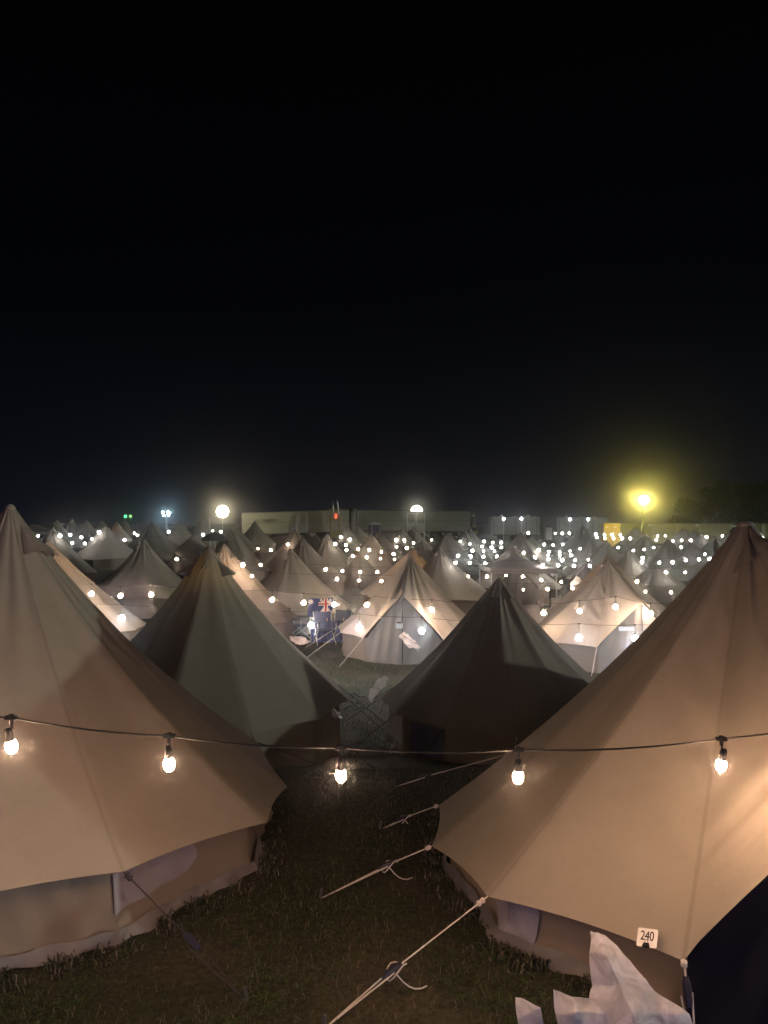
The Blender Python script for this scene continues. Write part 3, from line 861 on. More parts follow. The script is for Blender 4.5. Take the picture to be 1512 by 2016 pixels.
r_ = np.random.default_rng(9)
vs = []; fs = []
for T, B, a0, a1, n in ((T1, b1, 255, 360, 2600), (T2, b2, 160, 242, 2400)):
    for i in range(n):
        th = D(a0 + (a1 - a0) * r_.random())
        if math.sin(19 * th) + math.sin(43 * th + 1) < -0.3 + 1.2 * (r_.random() - .5): continue
        e = T.hem(th); rr = math.hypot(e.x, e.y) - 0.06 + 0.16 * r_.random() ** 1.5
        x, y = B[0] + math.cos(th) * rr, B[1] + math.sin(th) * rr; z = gz(x, y)
        L = 0.02 + 0.04 * r_.random() ** 2; a = r_.random() * 6.28; w = 0.0028 + 0.003 * r_.random(); ln = 0.3 + r_.random()
        dx, dy = math.cos(a), math.sin(a); k = len(vs)
        vs += [(x + dy * w, y - dx * w, z - .005), (x - dy * w, y + dx * w, z - .005), (x + dx * ln * L * .4 - dy * w, y + dy * ln * L * .4 + dx * w, z + L * .7), (x + dx * ln * L * .4 + dy * w, y + dy * ln * L * .4 - dx * w, z + L * .7), (x + dx * ln * L, y + dy * ln * L, z + L * .9)]
        fs += [(k, k + 1, k + 2, k + 3), (k + 3, k + 2, k + 4)]
me = bpy.data.meshes.new('edge_grass'); me.from_pydata(vs, [], fs); me.materials.append(M['grass'])
o = bpy.data.objects.new('edge_grass', me); COL.objects.link(o); tag(o, 'longer grass left standing along the tent skirts', 'grass', kind='stuff')

# ---------------------------------------------------------------- things round the near tents
# number tag
def text_mesh(txt, size, mat, parent, name, mtx, sx=1.0):
    cu = bpy.data.curves.new('t', 'FONT'); cu.body = txt; cu.size = size; cu.align_x = 'CENTER'; cu.align_y = 'CENTER'; cu.extrude = 0.0008; cu.space_character = 0.95
    to = bpy.data.objects.new('t', cu); COL.objects.link(to)
    dg = bpy.context.evaluated_depsgraph_get()
    me = bpy.data.meshes.new_from_object(to.evaluated_get(dg))
    bpy.data.objects.remove(to); bpy.data.curves.remove(cu)
    me.transform(mtx @ Matrix.Diagonal((sx, 1, 1, 1)))
    me.materials.clear(); me.materials.append(mat)
    o = bpy.data.objects.new(name, me); COL.objects.link(o); o.parent = parent
    return o
thT = th2 - D(5.2)
e = T2.hem(thT) + Vector(b2)
ct = W(1276, 1849, e.y - 0.02)
up = (T2.roof(thT, 0.9) - T2.hem(thT)).normalized()
tx = (T2.hem(thT + 0.1) - T2.hem(thT - 0.1)).normalized()
nrm = tx.cross(up).normalized()
up = nrm.cross(tx)
ca, sa = math.cos(D(7)), math.sin(D(7))
tx, up = tx * ca + up * sa, up * ca - tx * sa
card = thing('number_tag', 'small white plastic card reading 240 clipped to the tent hem', 'tag', ct + nrm * 0.012)
mt = Matrix(((tx.x, up.x, nrm.x, 0), (tx.y, up.y, nrm.y, 0), (tx.z, up.z, nrm.z, 0), (0, 0, 0, 1)))
def rrect(w, h, r, z0, z1, m):
    pts = []
    for cx, cy, a0 in ((w - r, h - r, 0), (-w + r, h - r, 90), (-w + r, -h + r, 180), (w - r, -h + r, 270)):
        for q in range(5):
            a = D(a0 + q * 22.5); pts.append((cx + r * math.cos(a), cy + r * math.sin(a)))
    n = len(pts); b = MB()
    b.add([m @ Vector((x, y, z0)) for x, y in pts] + [m @ Vector((x, y, z1)) for x, y in pts],
          [tuple(reversed(range(n))), tuple(range(n, 2 * n))] + [(i, (i + 1) % n, n + (i + 1) % n, n + i) for i in range(n)])
    return b
rrect(0.047, 0.043, 0.008, -0.0015, 0.0015, mt).build('card', M['white'], card)
text_mesh('240', 0.062, M['black'], card, 'number', mt @ Matrix.Translation((0.0, 0.006, 0.0028)), 0.72)
b = MB(); b.add([mt @ Vector(v) for v in [(-.016, -.046, .002), (.016, -.046, .002), (.012, -.026, .004), (-.012, -.026, .004), (-.016, -.046, .016), (.016, -.046, .016), (.012, -.026, .008), (-.012, -.026, .008)]],
      [(3, 2, 1, 0), (4, 5, 6, 7), (0, 1, 5, 4), (1, 2, 6, 5), (2, 3, 7, 6), (3, 0, 4, 7)]); 
b.tube([mt @ Vector((-.008, -.028, .008)), mt @ Vector((-.005, -.010, .006)), mt @ Vector((.005, -.010, .006)), mt @ Vector((.008, -.028, .008))], 0.0012, 5)
b.build('clip', M['black'], card)

def crumple(name, label, cat, rows, mat, amp=0.02, seed=1, nx=26, ny=26, group=None, smooth=False):
    """loose sheet through rows of (px, py, d) points, creased"""
    r = random.Random(seed)
    pts = [[W(*q) for q in row] for row in rows]
    O = pts[-1][0].copy()
    wv = [(Vector((r.uniform(-1, 1), r.uniform(-1, 1), r.uniform(-1, 1))).normalized(), r.uniform(14, 60), r.uniform(0, 6.28)) for _ in range(9)]
    def at(row, u):
        k = u * (len(row) - 1); i = min(int(k), len(row) - 2); return row[i].lerp(row[i + 1], k - i)
    g = []
    for i in range(ny + 1):
        v = i / ny * (len(pts) - 1); a = min(int(v), len(pts) - 2)
        row = []
        for j in range(nx + 1):
            u = j / nx
            p = at(pts[a], u).lerp(at(pts[a + 1], u), v - a)
            dv = Vector((0, 0, 0))
            for w, f, ph in wv:
                dv += w * (abs(math.sin(p.dot(w) * f * 0.5 + ph)) - 0.5)
            row.append(p + dv * amp * 0.6 - O)
        g.append(row)
    b = MB(); b.grid(g)
    o = b.build(name, mat, None, smooth=smooth)
    o.location = O
    return tag(o, label, cat, group)
crumple('plastic_sheet', 'big milky plastic sheet hanging from the hem beside number 240', 'plastic sheet',
        [[(1161, 1832, 3.55), (1180, 1834, 3.55), (1194, 1842, 3.54)], [(1158, 1880, 3.50), (1195, 1880, 3.42), (1235, 1888, 3.46)], [(1170, 1940, 3.47), (1220, 1940, 3.36), (1290, 1950, 3.40)],
         [(1150, 1990, 3.42), (1240, 1995, 3.30), (1352, 2000, 3.34)], [(1130, 2060, 3.36), (1250, 2070, 3.25), (1372, 2070, 3.30)]], M['sheet'], 0.022, 3, 70, 90, smooth=True)
crumple('plastic_sheet', 'folded lower flap of milky plastic left of the hanging sheet', 'plastic sheet',
        [[(1084, 1948, 3.42), (1120, 1962, 3.40), (1172, 1966, 3.42)], [(1090, 1990, 3.38), (1130, 1992, 3.33), (1185, 1995, 3.36)], [(1098, 2060, 3.34), (1140, 2070, 3.3), (1200, 2070, 3.30)]], M['sheet'], 0.016, 5, 50, 50, smooth=True)
crumple('plastic_sheet', 'small torn piece of plastic in the grass at the bottom edge', 'plastic sheet',
        [[(1014, 1966, 3.5), (1026, 1969, 3.5)], [(1020, 2000, 3.46), (1060, 1988, 3.46)], [(1026, 2050, 3.42), (1080, 2050, 3.42)]], M['sheet'], 0.012, 6, 30, 30, smooth=True)
# rubbish by the second row
crumple('plastic_bag', 'white plastic bag caught at the left hem of the purple and green tent', 'plastic bag',
        [[(756, 1330, 13.0), (765, 1336, 13.0)], [(738, 1345, 12.9), (760, 1350, 12.9)], [(728, 1362, 12.8), (742, 1368, 12.8)], [(724, 1378, 12.8), (733, 1384, 12.8)]], M['bag'], 0.05, 8, 14, 18)
crumple('plastic_bag', 'flat scrap of white plastic on the grass beside the caught bag', 'plastic bag',
        [[(714, 1376, 12.6), (722, 1375, 12.6)], [(716, 1380, 12.5), (730, 1384, 12.5)]], M['bag'], 0.02, 9, 8, 8)
crumple('rolled_tarp', 'crumpled pale tarp at the right foot of the dark green looking tent', 'tarp',
        [[(652, 1386, 11.6), (672, 1402, 11.6)], [(648, 1398, 11.3), (676, 1410, 11.3)], [(650, 1408, 11.2), (668, 1416, 11.2)]], M['bag'], 0.07, 12, 12, 12)
crumple('tarp', 'crumpled pinkish plastic leaning on the right side of the creased tent porch', 'tarp',
        [[(785, 1252, 18.7), (796, 1244, 18.7)], [(798, 1266, 18.5), (812, 1258, 18.5)], [(806, 1278, 18.4), (830, 1274, 18.4)]], M['pinksheet'], 0.05, 15, 12, 16)
crumple('tarp', 'flat pinkish white sheet lying left of the blue camp chairs', 'tarp',
        [[(570, 1252, 21.0), (594, 1254, 21.0)], [(574, 1260, 20.3), (612, 1262, 20.3)], [(584, 1269, 19.8), (606, 1268, 19.8)]], M['pinksheet'], 0.05, 16, 14, 10)
crumple('plastic_bag', 'white plastic sack on the left shoulder of the pinkish porch tent', 'plastic bag',
        [[(1133, 1136, 22.5), (1141, 1138, 22.5)], [(1127, 1144, 22.4), (1146, 1146, 22.4)], [(1122, 1154, 22.3), (1140, 1152, 22.3)]], M['bag'], 0.06, 17, 12, 12)
crumple('plastic_bag', 'pale bundle on the right corner of the canopy eave', 'plastic bag',
        [[(1082, 1118, 31.0), (1088, 1119, 31.0)], [(1083, 1124, 30.9), (1096, 1125, 30.9)], [(1083, 1129, 30.9), (1094, 1129, 30.9)]], M['bag'], 0.06, 18, 10, 10)
crumple('tarp', 'pale crumpled bedding heap at the foot of the orange lit tent', 'tarp',
        [[(1064, 1178, 29.5), (1100, 1176, 29.5)], [(1060, 1186, 29.2), (1104, 1184, 29.2)], [(1060, 1192, 29.0), (1100, 1192, 29.0)]], M['pinksheet'], 0.07, 19, 14, 10)
r4, T4, b4 = roots[42]
wall_patch(T4, lambda x, y: gz(b4[0] + x, b4[1] + y) - b4[2], D(213), D(236), ([(0, .15), (1, .1)], [(0, .9), (.5, .97), (1, .9)]), 'wall_patch', M['bluetarp'], r4)
# notices hung on the porch doors
def notice(px0, py0, px1, py1, d, label, mat, clip=True):
    c = W((px0 + px1) / 2, (py0 + py1) / 2, d); w = (px1 - px0) / F * d; h = (py1 - py0) / F * d
    o = thing('door_notice', label, 'notice', c)
    MB().box((0, 0, 0), (w, 0.01, h)).build('card', mat, o)
    if clip: MB().box((w * 0.0, -0.012, h / 2 + 0.012), (w * 0.6, 0.018, 0.03)).build('clip', M['black'], o)
    return o
notice(779, 1227, 793, 1237, 18.6, 'pale notice card with dark clip on the creased tent door', M['cabin'])
notice(1218, 1234, 1250, 1242, 17.6, 'pale strip notice on the door of the pinkish porch tent', M['cabin'], False)
# flag on the grey tent
fl = thing('flag', 'blue flag with white star and red cross hung on the grey tent', 'flag', W(631, 1210, 22.9))
Of = W(631, 1210, 22.9)
def fp(px, py, off=0.0):
    d = 22.9 + 0.03 * math.sin(px * 0.28) + 0.02 * math.sin(py * .2) - off
    return W(px, py, d) - Of
b = MB(); b.grid([[fp(606 + 49 * j / 30 + (4 - 8 * i / 12) * .3, 1176.5 + 2.0 * math.sin(j / 30 * PI) + 37 * i / 12) for j in range(31)] for i in range(13)]); b.build('cloth', M['flagblue'], fl, smooth=True)
def strip(pts, w, off):
    b = MB(); rows = []
    (x0, y0), (x1, y1) = pts; L = math.hypot(x1 - x0, y1 - y0); nx, ny = -(y1 - y0) / L * w / 2, (x1 - x0) / L * w / 2
    for i in range(9):
        f = i / 8; x = x0 + (x1 - x0) * f; y = y0 + (y1 - y0) * f
        rows.append([fp(x - nx, y - ny, off), fp(x + nx, y + ny, off)])
    b.grid(rows); return b
strip(((631, 1179.5), (652, 1209)), 4.2, .012).build('white_saltire', M['flagwhite'], fl)
strip(((652, 1179.5), (630, 1209)), 4.2, .012).build('white_saltire', M['flagwhite'], fl)
strip(((631, 1179.5), (652, 1209)), 1.4, .018).build('red_saltire', M['red'], fl)
strip(((652, 1179.5), (630, 1209)), 1.4, .018).build('red_saltire', M['red'], fl)
strip(((641.5, 1178.5), (641, 1211.5)), 7.5, .024).build('white_cross', M['flagwhite'], fl)
strip(((627, 1189), (655, 1189)), 6, .027).build('white_cross', M['flagwhite'], fl)
strip(((641.5, 1178.3), (641, 1212)), 4.2, .032).build('red_cross', M['red'], fl)
strip(((627, 1189), (655, 1189)), 3.4, .035).build('red_cross', M['red'], fl)
b = MB(); c = fp(612, 1185, .012); vs = [c]
for k in range(14):
    a = k * PI / 7; rr = 6.6 if k % 2 == 0 else 3.2
    vs.append(fp(612 + rr * math.sin(a), 1185 - rr * math.cos(a), .012))
b.add(vs, [(0, 1 + (k + 1) % 14, 1 + k) for k in range(14)]); b.build('star', M['flagwhite'], fl)

# camp chairs
def camp_chair(loc, rz, label, fab, frame, s=1.0, folded=False):
    o = thing('camp_chair', label, 'camp chair', loc, rz, None)
    if folded:
        b = MB(); b.grid([[Vector((0.16 * (j / 8 - .5) * 2 * (1 - .25 * i / 8), 0.05 * math.cos(j * 0.8) + .02, 0.25 + 0.6 * i / 8)) for j in range(9)] for i in range(9)]); b.build('seat_fabric', fab, o, smooth=True)
        for sx in (-1, 1):
            for sy in (-1, 1):
                MB().tube([(sx * 0.09, sy * 0.06, 0.0), (-sx * 0.03 * sy, sy * 0.05, 0.45), (sx * .19, sy * 0.03, 0.92)], 0.013, 6).build('leg', frame, o)
        return o
    w, d = 0.27 * s, 0.24 * s
    b = MB(); b.grid([[Vector((w * (j / 8 * 2 - 1), -d + 2 * d * i / 6, 0.42 - 0.05 * math.sin(PI * j / 8) * math.sin(PI * i / 6))) for j in range(9)] for i in range(7)]); b.build('seat', fab, o, smooth=True)
    b = MB(); b.grid([[Vector((w * (j / 8 * 2 - 1), d + 0.02 + 0.12 * i / 7 - .03 * math.sin(PI * j / 8), 0.44 + 0.45 * i / 7)) for j in range(9)] for i in range(8)]); b.build('backrest', fab, o, smooth=True)
    for sx in (-1, 1):
        MB().tube([(sx * w, -d, 0.0), (sx * w * .9, d, 0.42), (sx * w, d + .14, .9)], 0.012, 6).build('leg', frame, o)
        MB().tube([(sx * w, d + .05, 0.0), (sx * w * .95, -d, 0.42), (sx * w, -d, 0.62)], 0.012, 6).build('leg', frame, o)
        MB().box((sx * w, 0.02, 0.63), (0.06, 2 * d, 0.03)).build('armrest', fab, o)
    return o
def at_ground(px, py): return ground_px(px, py)
p = at_ground(640, 1268); camp_chair(p, 0.3, 'blue folding camp chair below the flag', M['blue'], M['metal'])
p = at_ground(663, 1264); camp_chair(p, -0.5, 'blue and grey camp chair right of the one below the flag', M['blue_dark'], M['metal'], 1.05)
p = at_ground(586, 1258); camp_chair(p, 1.2, 'dark high backed camp chair left of the dazzling bulb', M['dark'], M['metal'], 1.1)
p = at_ground(258, 1208); camp_chair(p, 0.2, 'folded dark chair with white frame, left of the pair before grey tent', M['blue_dark'], M['white_metal'], folded=True)
p = at_ground(273, 1208); camp_chair(p, -0.4, 'folded dark chair with white pad, right of the pair before grey tent', M['blue_dark'], M['white_metal'], folded=True)
p = at_ground(1309, 1206); camp_chair(p, 0.5, 'pale wood framed camp chair right of the pinkish tent', M['red'], M['wood'], 1.1)
p = at_ground(1323, 1200); camp_chair(p, -0.6, 'pinkish high camp chair under the warm bulb at right', M['pinksheet'], M['wood'], 1.25)
# blue windbreak behind the chairs
p0, p1 = W(612, 1222, 22.4), W(676, 1222, 22.2)
wb = thing('windbreak', 'blue fabric windbreak standing behind the camp chairs', 'windbreak', ((p0.x + p1.x) / 2, 22.3, 0))
b = MB(); b.grid([[Vector(((p1.x - p0.x) * (j / 20 - .5), 0.05 * math.sin(j * 1.1), 0.02 + 0.62 * i / 6 + .02 * math.sin(j * .9))) for j in range(21)] for i in range(7)]); b.build('fabric', M['blue'], wb, smooth=True)
for q in (-.5, 0, .5): MB().tube([((p1.x - p0.x) * q, 0.04, 0), ((p1.x - p0.x) * q, 0.04, 0.72)], 0.014, 6).build('stake', M['wood'], wb)
# bucket and box
p = at_ground(699, 1282)
bk = thing('bucket', 'white tapered plastic bucket standing on the grass before the creased tent', 'bucket', p)
MB().lathe((0, 0, 0), [(0.001, 0.0), (0.095, 0.0), (0.135, 0.26), (0.142, 0.265), (0.142, 0.28), (0.128, 0.28), (0.09, 0.01), (0.001, 0.01)], 20).build('pail', M['white'], bk, smooth=False)
MB().tube([(0.14 * math.cos(a), 0.02, 0.25 - 0.13 * math.sin(a)) for a in [i * PI / 10 for i in range(11)]], 0.004, 5).build('handle', M['metal'], bk)
p = at_ground(711, 1281)
bx = thing('cool_box', 'small dark blue box right behind the white bucket', 'box', p + Vector((0.02, 0.15, 0)))
MB().box((0, 0, 0.13), (0.2, 0.2, 0.26), taper=1.06).build('body', M['blue_dark'], bx)
MB().box((0, 0, 0.28), (0.225, 0.225, 0.03)).build('lid', M['blue_dark'], bx)
# loose ropes on the ground between the second row tents
for (pts, lab) in (([(688, 1372), (700, 1366), (706, 1375), (720, 1374), (730, 1384)], 'dark rope lying slack between the two second row tents'),
                   ([(676, 1400), (694, 1390), (704, 1380), (716, 1372)], 'dark rope running from the crumpled pale tarp across the gap')):
    P = [at_ground(*q) + Vector((0, 0, 0.03)) for q in pts]
    tag(MB().tube(P, 0.009, 6).build('rope', M['rope_dark'], None, smooth=True), lab, 'rope')

# canopy with flat eaves over the orange lit tent
def canopy(c, w, zc, ze, zp, val, label, mat, rz=0):
    o = thing('canopy', label, 'canopy', c, rz)
    rows = []
    n = 8
    def edge(k, j):
        q = [(-1, -1), (1, -1), (1, 1), (-1, 1)]; a = q[k]; b_ = q[(k + 1) % 4]; f = j / n
        return Vector((a[0] + (b_[0] - a[0]) * f, a[1] + (b_[1] - a[1]) * f, 0))
    ring = [edge(k, j) for k in range(4) for j in range(n)]
    for i in range(9):
        t = i / 8; s_ = 0.03 + 0.97 * t
        z = zp - (zp - ze) * (1 - (1 - t) ** 1.7)
        rows.append([Vector((p.x * w / 2 * s_, p.y * w / 2 * s_, z)) for p in ring])
    b = MB(); b.grid(rows, closed=True); b.lathe((0, 0, zp), [(0.06, -.03), (0.03, 0.04), (0.001, 0.05)], 8); b.build('roof', mat, o, smooth=True)
    b = MB(); b.grid([[Vector((p.x * w / 2 * 1.005, p.y * w / 2 * 1.005, ze - q * val)) for p in ring] for q in (0, .5, 1)], closed=True); b.build('valance', mat, o)
    for sx in (-1, 1):
        for sy in (-1, 1): MB().tube([(sx * w / 2 * .98, sy * w / 2 * .98, 0), (sx * w / 2 * .98, sy * w / 2 * .98, ze)], 0.025, 6).build('leg', M['white_metal'], o)
    return o
c = W(1017, 1092, 31.0); canopy((c.x, 31.0, 0), 2.6, 0, CZ - (1119 - 1008) / F * 29.8, CZ - (1092 - 1008) / F * 31, 0.2, 'mauve grey square canopy with flat eaves in front of the tall creased tent', M['purple'], 0.05)
c = W(69, 1033, 60); canopy((c.x, 60.0, 0), 3.2, 0, CZ - (1046 - 1008) / F * 60, CZ - (1032 - 1008) / F * 60, 0.25, 'small purple peaked canopy at the far left behind white bulbs', M['purple'], 0.2)
# parasol
c = W(423, 1052, 40); zt = c.z
pa = thing('parasol', 'dark open parasol behind the peak of the dark green looking tent', 'parasol', (c.x, 40, 0))
b = MB(); b.lathe((0, 0, 0), [(0.02, zt + .12), (0.33, zt + 0.02), (0.62, zt - 0.16), (0.72, zt - 0.28), (0.70, zt - .31)], 10); b.build('canopy', M['blue_dark'], pa, smooth=True)
MB().tube([(0, 0, 0), (0, 0, zt + .18)], 0.025, 8).build('pole', M['white_metal'], pa)
for k in range(5):
    a = k * 2 * PI / 5; MB().tube([(0, 0, zt - .2), (0.6 * math.cos(a), 0.6 * math.sin(a), zt - .2)], 0.01, 5).build('rib', M['white_metal'], pa)
tb = thing('camp_table', 'small white camp table with things on it under the parasol', 'table', (c.x - 0.1, 39.3, 0))
MB().box((0, 0, zt - 0.95), (0.9, 0.6, 0.03)).build('tabletop', M['white'], tb)
for sx in (-1, 1):
    for sy in (-1, 1): MB().tube([(sx * .4, sy * .25, 0), (sx * .4, sy * .25, zt - .96)], 0.015, 5).build('leg', M['white_metal'], tb)

# ---------------------------------------------------------------- far edge of the field
def zat(py, d): return CZ + (1008 - py) / F * d
def semi(px0, px1, pt0, pt1, pb, d, mat, label, wheels_at):
    x0, x1 = W(px0, 0, d).x, W(px1, 0, d).x; L = x1 - x0
    zt = (zat(pt0, d) + zat(pt1, d)) / 2; zb = zat(pb, d)
    o = thing('semi_trailer', label, 'trailer', ((x0 + x1) / 2, d + 1.25, 0)); o.rotation_euler = (0, -math.atan2(zat(pt1, d) - zat(pt0, d), L), 0)
    MB().box((0, 0, (zt + zb) / 2), (L, 2.5, zt - zb)).build('body', mat, o)
    for z, h in ((zt - 0.03, 0.12), (zb + 0.05, 0.16), (zb + (zt - zb) * .52, 0.06)):
        MB().box((0, -1.27, z), (L * .998, 0.05, h)).build('rail', M['trailer2'] if mat is M['trailer'] else M['dark'], o)
    n = int(L / 0.6)
    b = MB()
    for i in range(n): b.box((-L / 2 + (i + .5) * L / n, -1.26, (zt + zb) / 2), (0.045, 0.03, (zt - zb) * .96))
    b.build('side_ribs', mat, o)
    for q in wheels_at:
        for sy in (-1, 1):
            w = MB().lathe((q * L, sy * 1.0, 0.5), [(0.001, -0.14), (0.42, -0.14), (0.5, -0.08), (0.5, 0.08), (0.42, 0.14), (0.001, 0.14)], 16, Matrix.Rotation(PI / 2, 3, 'X')).build('wheel', M['black'], o, smooth=False)
            MB().lathe((q * L, sy * 1.0 - .15, 0.5), [(0.001, -0.02), (0.24, -0.02), (0.24, 0.02), (0.001, 0.02)], 12, Matrix.Rotation(PI / 2, 3, 'X')).build('rim', M['metal'], w)
    MB().box((0, 0, zb - 0.16), (L * .94, 1.0, 0.26)).build('chassis', M['dark'], o)
    for sx in (-1, 1): MB().box((L * .28, sx * .7, (zb - .2) / 2), (0.14, 0.14, zb - .2)).build('landing_leg', M['dark'], o)
    return o, zt, zb
s1, zt, zb = semi(477, 697, 1010, 1003, 1050, 115, M['trailer'], 'long pale trailer at left, its left end lit yellow by the globe lamp', (-.40, -.33, -.26))
text_mesh('ILL  WAYNE', 0.62, M['letter'], s1, 'lettering', Matrix.Translation((-8.36 + (524 - 477) / F * 115, -1.30, zb + (zt - zb) * .62)) @ Matrix.Rotation(PI / 2, 4, 'X'), 1.05)
s2, zt2, zb2 = semi(703, 926, 1004, 1006, 1046, 117, M['trailer2'], 'long dark grey trailer at right behind the half dome lamp', (.40, .33, .26))
# dark tank between the trailers
o = thing('water_tank', 'dark upright tank in the gap between the two trailers', 'tank', (W(695, 0, 113).x, 113, 0))
MB().lathe((0, 0, 0), [(0.001, 0), (0.62, 0), (0.62, zat(1006, 113)), (0.5, zat(1001, 113)), (0.2, zat(998.5, 113)), (0.001, zat(998, 113))], 20).build('shell', M['dark'], o, smooth=True)
MB().tube([(.2, -.66, 0), (.2, -.66, zat(1008, 113))], 0.03, 6).build('ladder_rail', M['metal'], o)
MB().tube([(-.1, -.66, 0), (-.1, -.66, zat(1008, 113))], 0.03, 6).build('ladder_rail', M['metal'], o)
# lifting machine with raised forks
X = W(660, 0, 100).x
o = thing('lifting_machine', 'yellow lifting machine with two raised prongs and a red lamp', 'machine', (X, 100, 0))
MB().box((0.2, 0.6, 0.95), (1.7, 2.2, 0.9), taper=.9).build('body', M['mud_yellow'], o)
for sx in (-.62, .62):
    MB().tube([(sx * .9, 0, 0.3), (sx, -.1, zat(1012, 100))], 0.11, 6).build('mast', M['mud_yellow'], o)
    MB().tube([(sx * .55 + .1, -.15, zat(1014, 100)), (sx * .5, -.2, zat(996, 100)), (sx * .45, -.2, zat(987, 100))], [0.12, 0.13, 0.07], 6).build('prong', M['metal'], o)
    w = MB().lathe((sx * 1.3, 0.4, .45), [(0.001, -.14), (.4, -.14), (.45, 0), (.4, .14), (0.001, .14)], 14, Matrix.Rotation(PI / 2, 3, 'Y')).build('wheel', M['black'], o)
MB().box((0, -.1, zat(1003, 100)), (1.6, .3, .22), rz=.0).build('crossbeam', M['mud_yellow'], o)
MB().box((-.1, -.12, zat(1022, 100)), (1.3, .2, .16)).build('crossbeam', M['mud_yellow'], o)
MB().lathe((0.1, -.3, zat(1016, 100)), [(0.001, -.36), (.16, -.28), (.2, 0), (.16, .28), (0.001, .36)], 10).build('warning_lamp', emit('red_lamp', (1.0, 0.14, 0.06), 1.6), o, smooth=True)
for a, b_ in (((-1.3, 0, .4), (0.4, -.1, zat(1032, 100))), ((1.8, 0, .4), (.2, -.1, zat(1032, 100)))): MB().tube([a, b_], 0.06, 6).build('strut', M['metal'], o)
# sign frames
def sign_frame(px0, px1, pt, pp0, pp1, d, label):
    x0, x1 = W(px0, 0, d).x, W(px1, 0, d).x; c = (x0 + x1) / 2
    o = thing('sign_frame', label, 'sign frame', (c, d, 0))
    for x in (x0, x1): MB().tube([(x - c, 0, 0), (x - c, 0, zat(pt, d))], 0.055, 6).build('post', M['white_metal'], o)
    MB().tube([(x0 - c, 0, zat(pt, d)), (x1 - c, 0, zat(pt, d))], 0.045, 6).build('top_bar', M['white_metal'], o)
    MB().box((0, -.06, (zat(pp0, d) + zat(pp1, d)) / 2), ((x1 - x0) * .86, 0.04, zat(pp0, d) - zat(pp1, d))).build('sign_panel', M['sign'], o)
sign_frame(570.5, 584.5, 1014, 1032, 1048, 95, 'left frame of the left pair, printed panel between two white posts')
sign_frame(588.5, 604, 1013, 1032, 1048, 95, 'right frame of the left pair, printed panel between two white posts')
sign_frame(802, 817, 1011, 1030, 1044, 96, 'left frame of the right pair under the half dome lamp')
sign_frame(820, 836, 1011, 1030, 1050, 96, 'right frame of the right pair under the half dome lamp')
X0, X1 = W(834, 0, 94).x, W(846, 0, 94).x
o = thing('hand_rail', 'sloping white hand rail with one post right of the sign frames', 'rail', ((X0 + X1) / 2, 94, 0)); w = (X1 - X0) / 2
MB().tube([(-w, 0, zat(1048, 94)), (w, 0, zat(1058, 94))], 0.06, 6).build('rail', M['white_metal'], o)
MB().tube([(w * .8, 0, 0), (w * .8, 0, zat(1043, 94))], 0.05, 6).build('post', M['white_metal'], o)
MB().tube([(-w * .9, 0, 0), (-w * .9, 0, zat(1048, 94))], 0.05, 6).build('post', M['white_metal'], o)
# truck end
X = W(932, 0, 112).x
o = thing('parked_truck', 'dull yellow truck cab standing behind the right end of the dark trailer', 'truck', (X, 113, 0))
MB().box((0.1, 0, (0.6 + zat(1036, 112)) / 2), (1.1, 2.2, zat(1036, 112) - .6), taper=.94).build('cab', M['mud_yellow'], o)
MB().box((-.3, -.6, (zat(1036, 112) + zat(1008, 112)) / 2), (0.16, .2, zat(1008, 112) - zat(1036, 112))).build('exhaust_stack', M['dark'], o)
MB().tube([(.15, -.6, zat(1036, 112)), (.3, -.6, zat(1018, 112)), (.05, -.6, zat(1006, 112))], 0.1, 6).build('crane_arm', M['mud_yellow'], o)
MB().box((-.05, -1.0, zat(1015, 112)), (.5, .12, .2)).build('work_lamp', M['white'], o)
MB().box((0.1, -1.12, zat(1042, 112)), (.8, .04, .5)).build('windscreen', M['black'], o)
for sx in (-.45, .5): MB().lathe((sx, -.9, .45), [(0.001, -.12), (.4, -.12), (.45, 0), (.4, .12), (0.001, .12)], 14, Matrix.Rotation(PI / 2, 3, 'X')).build('wheel', M['black'], o)
# blue hut
X = W(738, 0, 75).x
o = thing('hut', 'purple blue hut with white trim standing before the dark trailer', 'hut', (X, 75, 0)); w = 13 / F * 75; ze = zat(1033, 75)
MB().box((0, 0, ze / 2), (2 * w, 1.2, ze)).build('wall', M['hut'], o)
b = MB(); zr = zat(1027.5, 75)
b.add([(-w - .08, -.72, ze), (0, -.72, zr), (w + .08, -.72, ze), (w + .08, .72, ze), (0, .72, zr), (-w - .08, .72, ze)], [(0, 1, 4, 5), (1, 2, 3, 4), (0, 2, 1), (5, 4, 3), (0, 5, 3, 2)]); b.build('roof', M['white_metal'], o)
for x in (-w * .42, w * .75): MB().box((x, -.63, ze / 2), (0.05, .05, ze)).build('trim', M['white_metal'], o)
